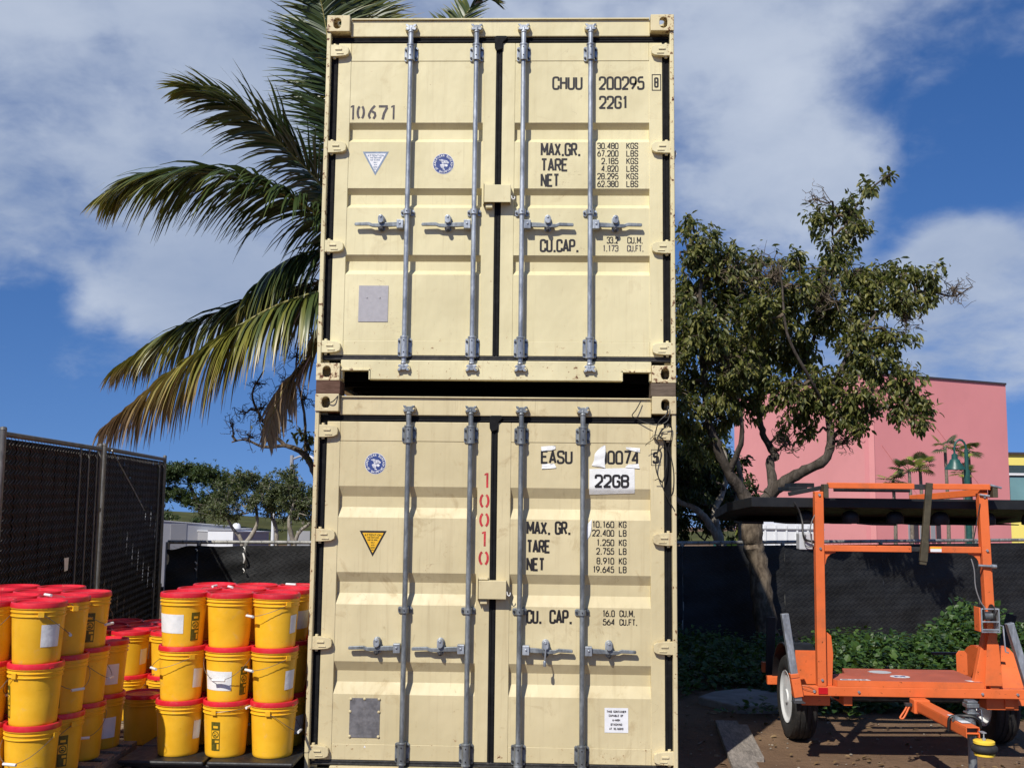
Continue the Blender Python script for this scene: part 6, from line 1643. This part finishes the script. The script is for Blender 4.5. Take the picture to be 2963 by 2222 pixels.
M1 = [(3.35,4.2,.6,.9,.32),(3.9,4.4,.7,.9,.40),(4.5,4.3,.75,1.0,.42),(5.0,4.9,.6,.8,.58),(5.3,5.3,.5,.7,.70),(5.7,4.8,.8,1.0,.50),(6.3,5.4,.8,1.0,.48),(4.1,5.5,.9,.9,.30),(4.9,3.7,.7,.6,.34),(5.6,3.7,.7,.7,.42),(3.6,3.4,.6,.45,.22),(4.3,3.3,.6,.45,.24),(3.0,3.6,.5,.6,.18),(6.6,4.3,.8,1.0,.55),(3.2,3.1,.4,.3,.14),(3.9,2.9,.5,.25,.10),(4.6,2.85,.5,.25,.10),(5.2,3.0,.5,.3,.16),(2.9,3.0,.3,.2,.08)]
leaf_mass('ivy_cover', 'green ivy growing over the ground behind the trailer', IVY, M1, .075, 21, 760)
M2 = [(1.9,4.6,.6,.8,.24),(2.4,5.0,.6,.8,.28),(2.1,5.7,.7,.7,.30),(1.7,6.2,.5,.5,.35),(2.7,4.3,.45,.7,.22),(2.9,5.2,.4,.5,.32),(1.6,3.9,.35,.6,.15),(2.4,3.9,.4,.35,.14),(2.2,2.6,.3,.12,.10),(2.85,2.7,.3,.2,.12),(1.75,5.2,.5,.7,.25)]
leaf_mass('weed_cover', 'dark weeds growing in the shade at the foot of the fence', IVY, M2, .07, 22, 560)


# ---- fallen leaves and litter on the dirt
rng = random.Random(77); mb = MB()
for i in range(420):
    x, y = (rng.uniform(1.4, 5.5), rng.uniform(.3, 3.4)) if rng.random() < .8 else (rng.uniform(-3.5,-1.6), rng.uniform(-.9, 3))
    L = rng.uniform(.02, .075); a = rng.uniform(0, 6.28)
    add_leaf(mb, Vector((x, y, .012+.01*rng.random())), Vector((math.cos(a), math.sin(a), rng.gauss(0,.15))), Vector((rng.gauss(0,.25), rng.gauss(0,.25), 1)), L, L*.5, .3, rng.uniform(-.1,.3))
mb.thing('leaf_litter', leaf_mat('dry_leaf', [(.06,.035,.018),(.14,.085,.04),(.24,.16,.08)], .1), 'dry fallen leaves scattered on the dirt', 'leaf litter', kind='stuff', fix=False)

# ------------------------------------------------------------------ buildings and far things
def building():
    rt = root('pink_building', (17.5, 50, -1.6), 'large pink stucco building with a flat roof, behind the tree at right', 'building')
    A, Bc, C_ = Vector((12.0,57.0,0)), Vector((15.80,43.0,0)), Vector((24.10,47.0,0)); E_ = C_+(A-Bc); F_ = A
    zb = -1.6
    def wall(p, q, za, zc, m_, name):
        t = (q-p).normalized(); nn = Vector((t.y,-t.x,0)); mb = MB()
        mb.prism([(0,zb),((q-p).length,zb),((q-p).length,zc),(0,za)], lambda a,b,d: tuple(p+t*a-nn*d+Vector((0,0,b))), 0, .3)
        mb.build(name, m_, rt)
        mb = MB(); mb.prism([(0,za),((q-p).length,zc),((q-p).length,zc+.09),(0,za+.09)], lambda a,b,d: tuple(p+t*a-nn*d+Vector((0,0,b))), -.06, .36)
        mb.build('roof_trim', DARKTRIM, rt)
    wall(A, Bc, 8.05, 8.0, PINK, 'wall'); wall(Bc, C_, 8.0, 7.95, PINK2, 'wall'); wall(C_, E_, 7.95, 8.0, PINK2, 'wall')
    mb = MB(); mb.add([tuple(A+Vector((0,0,7.9))), tuple(Bc+Vector((0,0,7.9))), tuple(C_+Vector((0,0,7.9))), tuple(E_+Vector((0,0,7.9)))], [(0,1,2,3)]); mb.build('roof', DARKTRIM, rt)
    # louvred opening low on the near face
    t = (C_-Bc).normalized(); nn = Vector((t.y,-t.x,0))
    for i in range(6):
        mb = MB(); q = Bc+t*(2.3+i*.36); mb.prism([(0,.0),(.26,.0),(.26,1.6),(0,1.6)], lambda a,b,d: tuple(q+t*a+nn*d+Vector((0,0,b))), .01, .06); mb.build('louvre', DARKTRIM if i % 2 else GREYB, rt)
    # thin crossing joints in the stucco
    for (a0, z0, a1, z1) in ((3.0,6.9,9.0,.9),(.8,4.6,3.4,1.8)):
        p, q = Bc+t*a0+Vector((0,0,z0))+nn*.012, Bc+t*a1+Vector((0,0,z1))+nn*.012; mb = MB(); mb.bar(p, q, .02, .02, tuple(nn)); mb.build('stucco_joint', PINK, rt)
building()
def yellow_building():
    rt = root('yellow_building', (36, 64, -1.6), 'yellow building with teal windows at the right edge, beyond the pink one', 'building')
    x0, x1, y = 30.6, 46.0, 62.0
    def bx(name, m_, a, b, za, zb, d0=0, d1=.3, par=None): 
        mb = MB(); mb.box(a, b, y+d0, y+d1, za, zb); return mb.build(name, m_, par or rt)
    bx('wall', YSTUC, x0, x1, 4.36, 5.08, 0, 6); bx('roof_trim', DARKTRIM, x0-.2, x1, 5.081, 5.20, -.2, 6); bx('band', TEALD, x0, x1, 3.85, 4.359, .02, 6); bx('sill', WHITEB, x0-.1, x1, 3.70, 3.849, -.1, 6)
    bx('lower_wall', YSTUC, x0, x1, -1.6, 1.5, .0, 6)
    for i in range(8):
        a = x0+.15+i*1.9; f = bx('window', TEALD, a-.1, a+1.8, 1.55, 3.695, .05, 1.0); bx('pane', TEALG, a, a+1.65, 1.65, 3.60, .03, .0495, f)
yellow_building()
def street_lamp(x, y, z0, ztop, label, k=1.0):
    rt = root('street_lamp', (x, y, z0), label, 'lamp', 'green gooseneck lamps')
    mb = MB(); mb.cyl((x,y,z0),(x,y,ztop-.9*k),.085*k,12); mb.cyl((x,y,ztop-.9*k),(x,y,ztop-.30*k),.055*k,12); mb.build('pole', TEALP, rt, smooth=40)
    mb = MB(); pts = [(x,y,ztop-.32*k)]+[(x-.17*k+.17*k*math.cos(a), y, ztop-.30*k+.28*k*math.sin(a)) for a in [i*math.pi/8 for i in range(9)]]+[(x-.34*k,y,ztop-.45*k)]
    mb.tube(pts, .032*k, 8); mb.build('gooseneck', TEALP, rt, smooth=50)
    mb = MB(); mb.lathe([(.03,-.42),(.085,-.46),(.09,-.58),(.14,-.62),(.155,-.68),(.27,-.84),(.285,-.90),(.26,-.90),(.14,-.72),(0,-.70)], 18, (x-.34*k,y,ztop), Matrix.Scale(k,3)); mb.build('lamp_shade', TEALP, rt, smooth=40)
street_lamp(12.75, 24, -1.6, 3.76, 'green gooseneck street lamp in front of the pink building')
street_lamp(5.40, 24, -1.6, 2.18, 'green gooseneck street lamp behind the pale stemmed tree', .85)
# small white cargo box seen under the board
rt = root('white_cargo_box', (6.2, 19.2, -1.0), 'white ribbed cargo box behind the fence, left of the orange mast', 'cargo box')
mb = MB(); mb.box(5.50, 6.95, 18.0, 20.4, -1.0, 1.36); mb.build('body', WHITEB, rt)
for i in range(6):
    mb = MB(); mb.box(5.56+i*.25, 5.60+i*.25, 17.97, 17.9995, -.9, 1.33); mb.build('rib', WHITEB, rt)
mb = MB(); mb.box(5.48, 6.97, 17.96, 17.999, 1.22, 1.25); mb.build('rail', GREYB, rt)
# small fan palms before the pink wall
def fan_palm(x, y, zc, r, label, seed):
    rng = random.Random(seed); rt = root('fan_palm', (x, y, -1.6), label, 'palm tree', 'small palms before the pink wall')
    mb = MB(); mb.tube([(x,y,-1.6),(x+.05,y,zc*.4),(x,y,zc)],[.09,.07,.06],8); mb.build('trunk', PALMBARK, rt, smooth=50)
    for i in range(11):
        a = rng.uniform(0,6.28); e = rng.uniform(-.5,1.0); d = Vector((math.cos(a)*math.cos(e), math.sin(a)*math.cos(e), math.sin(e))); c = Vector((x,y,zc))
        hub = c+d*r*.55; lf = MB(); s = d.cross(Vector((0,0,1))).normalized(); n = s.cross(d)
        lf.tube([c,hub],[.012,.008],4)
        for k in range(17):
            t = lerp(-1.9,1.9,k/16); dd = (d*math.cos(t)+s*math.sin(t)); L = r*.62*(1-.12*abs(t)); w = dd.cross(n)*.020*r/.5
            o = len(lf.v); m_ = hub+dd*L*.6; e_ = hub+dd*L-Vector((0,0,.18*L))
            lf.v += [tuple(hub), tuple(m_+w), tuple(e_), tuple(m_-w)]; lf.f.append((o,o+1,o+2,o+3))
        lf.build('fan_leaf', LEAF_FAR if i % 4 else LEAF_Y, rt, fix=False)
for i, (x, y, z, r, lb) in enumerate(((15.95,34,4.05,.85,'tall small palm left of the green lamp'),(16.62,34,3.05,.70,'short small palm behind the green lamp pole'),(17.05,34.5,3.95,.75,'small palm just right of the green lamp'),(14.2,33,3.05,.95,'bushy palm before the pink wall, left of the other palms'),(13.75,33.5,2.75,.8,'lowest palm before the pink wall, beside the tree'),(14.75,33.4,3.3,.85,'palm with drooping fans between the bushy palm and the green lamp'))):
    fan_palm(x, y, z, r*.8, lb, 40+i)
# traveller's palm leaves beside the pale stemmed tree
rt = root('banana_plant', (3.85, 12.0, -.3), 'banana-like plant with upright yellow green leaves behind the leaning trunk', 'plant')
for (x0, z0, x1, z1, w, mm) in ((3.97,.6,3.86,2.05,.15,LEAF_Y),(3.75,.4,3.62,1.45,.14,IVY),(3.85,.4,3.85,1.6,.13,IVY),(4.02,.5,4.15,1.5,.12,IVY)):
    mb = MB(); a, b = Vector((x0,12,z0)), Vector((x1,11.9,z1)); t = (b-a)
    for sg in (-1, 1):
        mb.grid(lambda u, v: tuple(a+t*u+Vector((sg*v*w*math.sin(min(1,u*1.1+.06)*math.pi)**.6, -.06*v+.03*math.sin(u*40)*v, -.05*v*u))), 16, 3)
    mb.tube([a-t*.35, a, b], [.02,.015,.004], 5); mb.build('leaf', mm, rt, smooth=60, fix=False)
# ---- left: site trailers, poles, trees on the grass
def site_trailer(name, x0, x1, y0, y1, zt0, zt1, m_, label, door=False, unit=None):
    rt = root(name, ((x0+x1)/2, (y0+y1)/2, -1.6), label, 'site trailer', 'site trailers behind the fence')
    a, b = Vector((x0,y0,0)), Vector((x1,y1,0)); t = (b-a).normalized(); nn = Vector((-t.y,t.x,0)); L = (b-a).length
    mb = MB(); mb.prism([(0,-1.4),(L,-1.4),(L,zt1),(0,zt0)], lambda p,q,d: tuple(a+t*p+nn*d+Vector((0,0,q))), 0, 2.4); mb.build('body', m_, rt)
    mb = MB(); mb.prism([(-.03,zt0+.001),(L+.03,zt1+.001),(L+.03,zt1+.025),(-.03,zt0+.025)], lambda p,q,d: tuple(a+t*p+nn*d+Vector((0,0,q))), -.03, 2.43); mb.build('roof', GREYB if m_ is WHITEB else WHITEB, rt)
    if door:
        mb = MB(); mb.prism([(L*.22,-1.2),(L*.42,-1.2),(L*.42,zt0-.14),(L*.22,zt0-.14)], lambda p,q,d: tuple(a+t*p+nn*d+Vector((0,0,q))), -.02, -.001); mb.build('door', GREYB, rt, bevel=.01)
    if unit:
        p, w = unit; c = a+t*p+nn*.8; mb = MB(); mb.lathe([(w,0),(w*.98,.07),(w*.8,.16),(w*.4,.20),(0,.21)], 14, (c.x,c.y,max(zt0,zt1)+.05), Matrix.Diagonal((1,.8,1))); mb.build('roof_unit', WHITEB, rt, smooth=40)
site_trailer('site_trailer', -13.6, -11.4, 30.0, 32.2, .96, .70, mat('shade_grey_siding', (.40,.40,.41), .6, var=.05, vscale=.8), 'site trailer in painted-in shade grey with a door, at the far left behind the fence', True, (.25,.22))  # grey siding colour paints in the shade on this trailer
site_trailer('site_trailer', -11.78, -10.86, 30.6, 30.6, .60, .60, WHITEB, 'bright white end of a site trailer behind the fence', False, (.80,.16))
site_trailer('site_trailer', -10.83, -10.08, 30.65, 32.6, .55, .50, GREYB, 'dark grey side of a site trailer right of the bright white one')
def pole(x, y, z1, r, m_, label, lamp=False):
    rt = root('light_pole', (x, y, -1.8), label, 'pole', 'poles beyond the fence'); mb = MB(); mb.cyl((x,y,-1.8),(x,y,z1),r,10); mb.build('pole', m_, rt, smooth=40)
    if lamp:
        mb = MB(); mb.tube([(x,y,z1-.2),(x+.35,y,z1-.05),(x+.75,y,z1-.1)], r*.6, 6); mb.build('arm', m_, rt, smooth=40)
        mb = MB(); mb.lathe([(.0,.12),(.12,.08),(.26,-.02),(.28,-.08),(0,-.08)], 12, (x+.8,y,z1-.1)); mb.build('lamp_head', WHITEB, rt, smooth=40)
    else:
        mb = MB(); mb.lathe([(r*1.15,0),(r*.8,.05),(0,.07)], 10, (x,y,z1)); mb.build('cap', m_, rt, smooth=40)
pole(-7.70, 24, 1.62, .055, WHITEB, 'short white pole standing on the grass beyond the fence')
pole(-11.1, 40, 3.7, .085, GREYB, 'tall grey light pole beside the containers, far behind', True)
mb = MB(); mb.box(-6.97,-6.57,23.9,23.95,.33,.85); mb.thing('grey_sign', GREYB, 'small grey sign on the grass beyond the fence, near the containers', 'sign')
def far_tree(bx, by, zb, stems, cl, label, m_, bark, leafL, per, seed, sq=(1,1,.8)):
    make_tree('far_tree', label, 'tree', [(s, .075, .025) for s in stems], [(a, b, c, r*1.22) for a, b, c, r in cl], m_, bark, bark, leafL, per, 6, seed, group='trees on the grass beyond the fence', sq=sq, droop=.2)
far_tree(0,0,0, [[(-7.35,20,-1.6),(-7.45,20,.55),(-7.7,20,1.0),(-8.0,20,1.5)],[(-7.40,20,.6),(-7.15,20.2,1.1),(-7.2,20.2,1.7)]], [(-8.1,20,1.75,.5),(-7.6,20.2,2.0,.55),(-7.2,20,1.85,.5),(-7.7,19.8,1.5,.45),(-7.5,20.3,2.4,.35),(-8.4,20.2,1.5,.35),(-7.0,20.2,2.2,.4)], 'multi stemmed grey green tree on the grass, left of three', LEAF_FAR, BARK_P, .08, 480, 31)
far_tree(0,0,0, [[(-6.75,20.5,-1.6),(-6.7,20.5,.8),(-6.85,20.5,1.35),(-6.8,20.5,1.8)]], [(-6.9,20.5,1.9,.5),(-6.5,20.4,1.7,.5),(-6.6,20.6,2.15,.45),(-6.3,20.6,1.95,.4),(-6.95,20.3,1.55,.4)], 'slim stemmed grey green tree on the grass, middle of three', LEAF_FAR, BARK_P, .08, 480, 32)
far_tree(0,0,0, [[(-6.1,19.5,-1.6),(-5.95,19.5,.7),(-5.6,19.5,1.2),(-5.5,19.5,1.6)],[(-6.0,19.5,.7),(-6.1,19.4,1.2),(-6.0,19.4,1.7)]], [(-5.9,19.5,1.85,.5),(-5.5,19.4,1.6,.5),(-6.1,19.4,2.2,.45),(-5.4,19.6,2.0,.4),(-5.2,19.5,1.4,.4),(-5.9,19.6,1.45,.4),(-6.05,19.5,2.55,.3)], 'leaning stemmed green tree on the grass, nearest the containers', LEAF_FAR, BARK_P, .08, 480, 33)
# broad umbrella-shaped tree and dark scrub on the rise
ST = [[(-26.6,75,-1.5),(-26.7,75,.6),(-28.5,75,1.5),(-31,75,2.2)],[(-26.7,75,.6),(-26,75,1.6),(-24.8,75,2.2)],[(-26.7,75,.5),(-27.5,75.5,1.8),(-28,76,2.6)]]
CLM = [(-33+i*1.15, 75+((i*7) % 3-1)*1.2, 2.6+1.35*math.sin((i+1)/10*math.pi)-.25*((i*5) % 2), 1.0) for i in range(9)]+[(-32+i*1.3, 74.5+((i*5) % 3), 1.6+.5*math.sin(i), .8) for i in range(6)]+[(-24.0,75,2.3,.8),(-25.2,74.5,1.7,.7)]+[(-32.5+i*.85, 74.3+((i*3) % 4)*.6, 2.2+1.2*math.sin((i+1)/11*math.pi)+.3*((i*3) % 2), 1.05) for i in range(10)]+[(-31+i*1.2, 74.2, 1.3+.3*((i*7) % 3), .8) for i in range(6)]
make_tree('umbrella_tree', 'broad umbrella shaped dark green tree far off at left', 'tree', [(s, .28, .09) for s in ST], CLM, LEAF_MONK, BARK_D, BARK_D, .22, 150, 5, 35, sq=(1.2,1,.55), droop=0.0)
for i, (x, y, z, r, lb) in enumerate(((-29.5,70,.4,.75,'dark shrub under the umbrella tree, left one'),(-27.6,70.5,.35,.65,'dark shrub under the umbrella tree, middle one'),(-25.6,71,.2,.5,'dark shrub under the umbrella tree, right one'))):
    make_tree('shrub', lb, 'shrub', [([(x,y,-1.6),(x,y,-.3),(x+.05,y,z)], .06, .03)], [(x,y,z-.1,r),(x+.5*r,y,z-.3,r*.7),(x-.6*r,y,z-.3,r*.7)], LEAF_MONK, BARK_D, BARK_D, .22, 60, 5, 50+i, group='shrubs on the rise')
# slim palms standing far beyond the rise
for i, (x, z) in enumerate(((-21.6,2.0),(-19.2,1.9),(-17.6,1.8))):
    rng = random.Random(i); y = 88; rt = root('distant_palm', (x, y, -1.5), 'tiny slim palm on the skyline of the rise, %s of three' % ('first from left','second from left','last')[i], 'palm tree', 'palms on the skyline')
    mb = MB(); mb.tube([(x,y,-1.5),(x+.1,y,z)], [.12,.09], 6); mb.build('trunk', PALMBARK, rt)
    for k in range(9):
        a = k*.7; mb = MB(); d = Vector((math.cos(a), math.sin(a), .5)); pts = [Vector((x+.1,y,z))+d*s-Vector((0,0,.9))*s*s*.8 for s in (0,.4,.8,1.2)]
        mb.tube(pts, [.05,.10,.08,.01], 4); mb.build('frond', LEAF_MONK, rt)
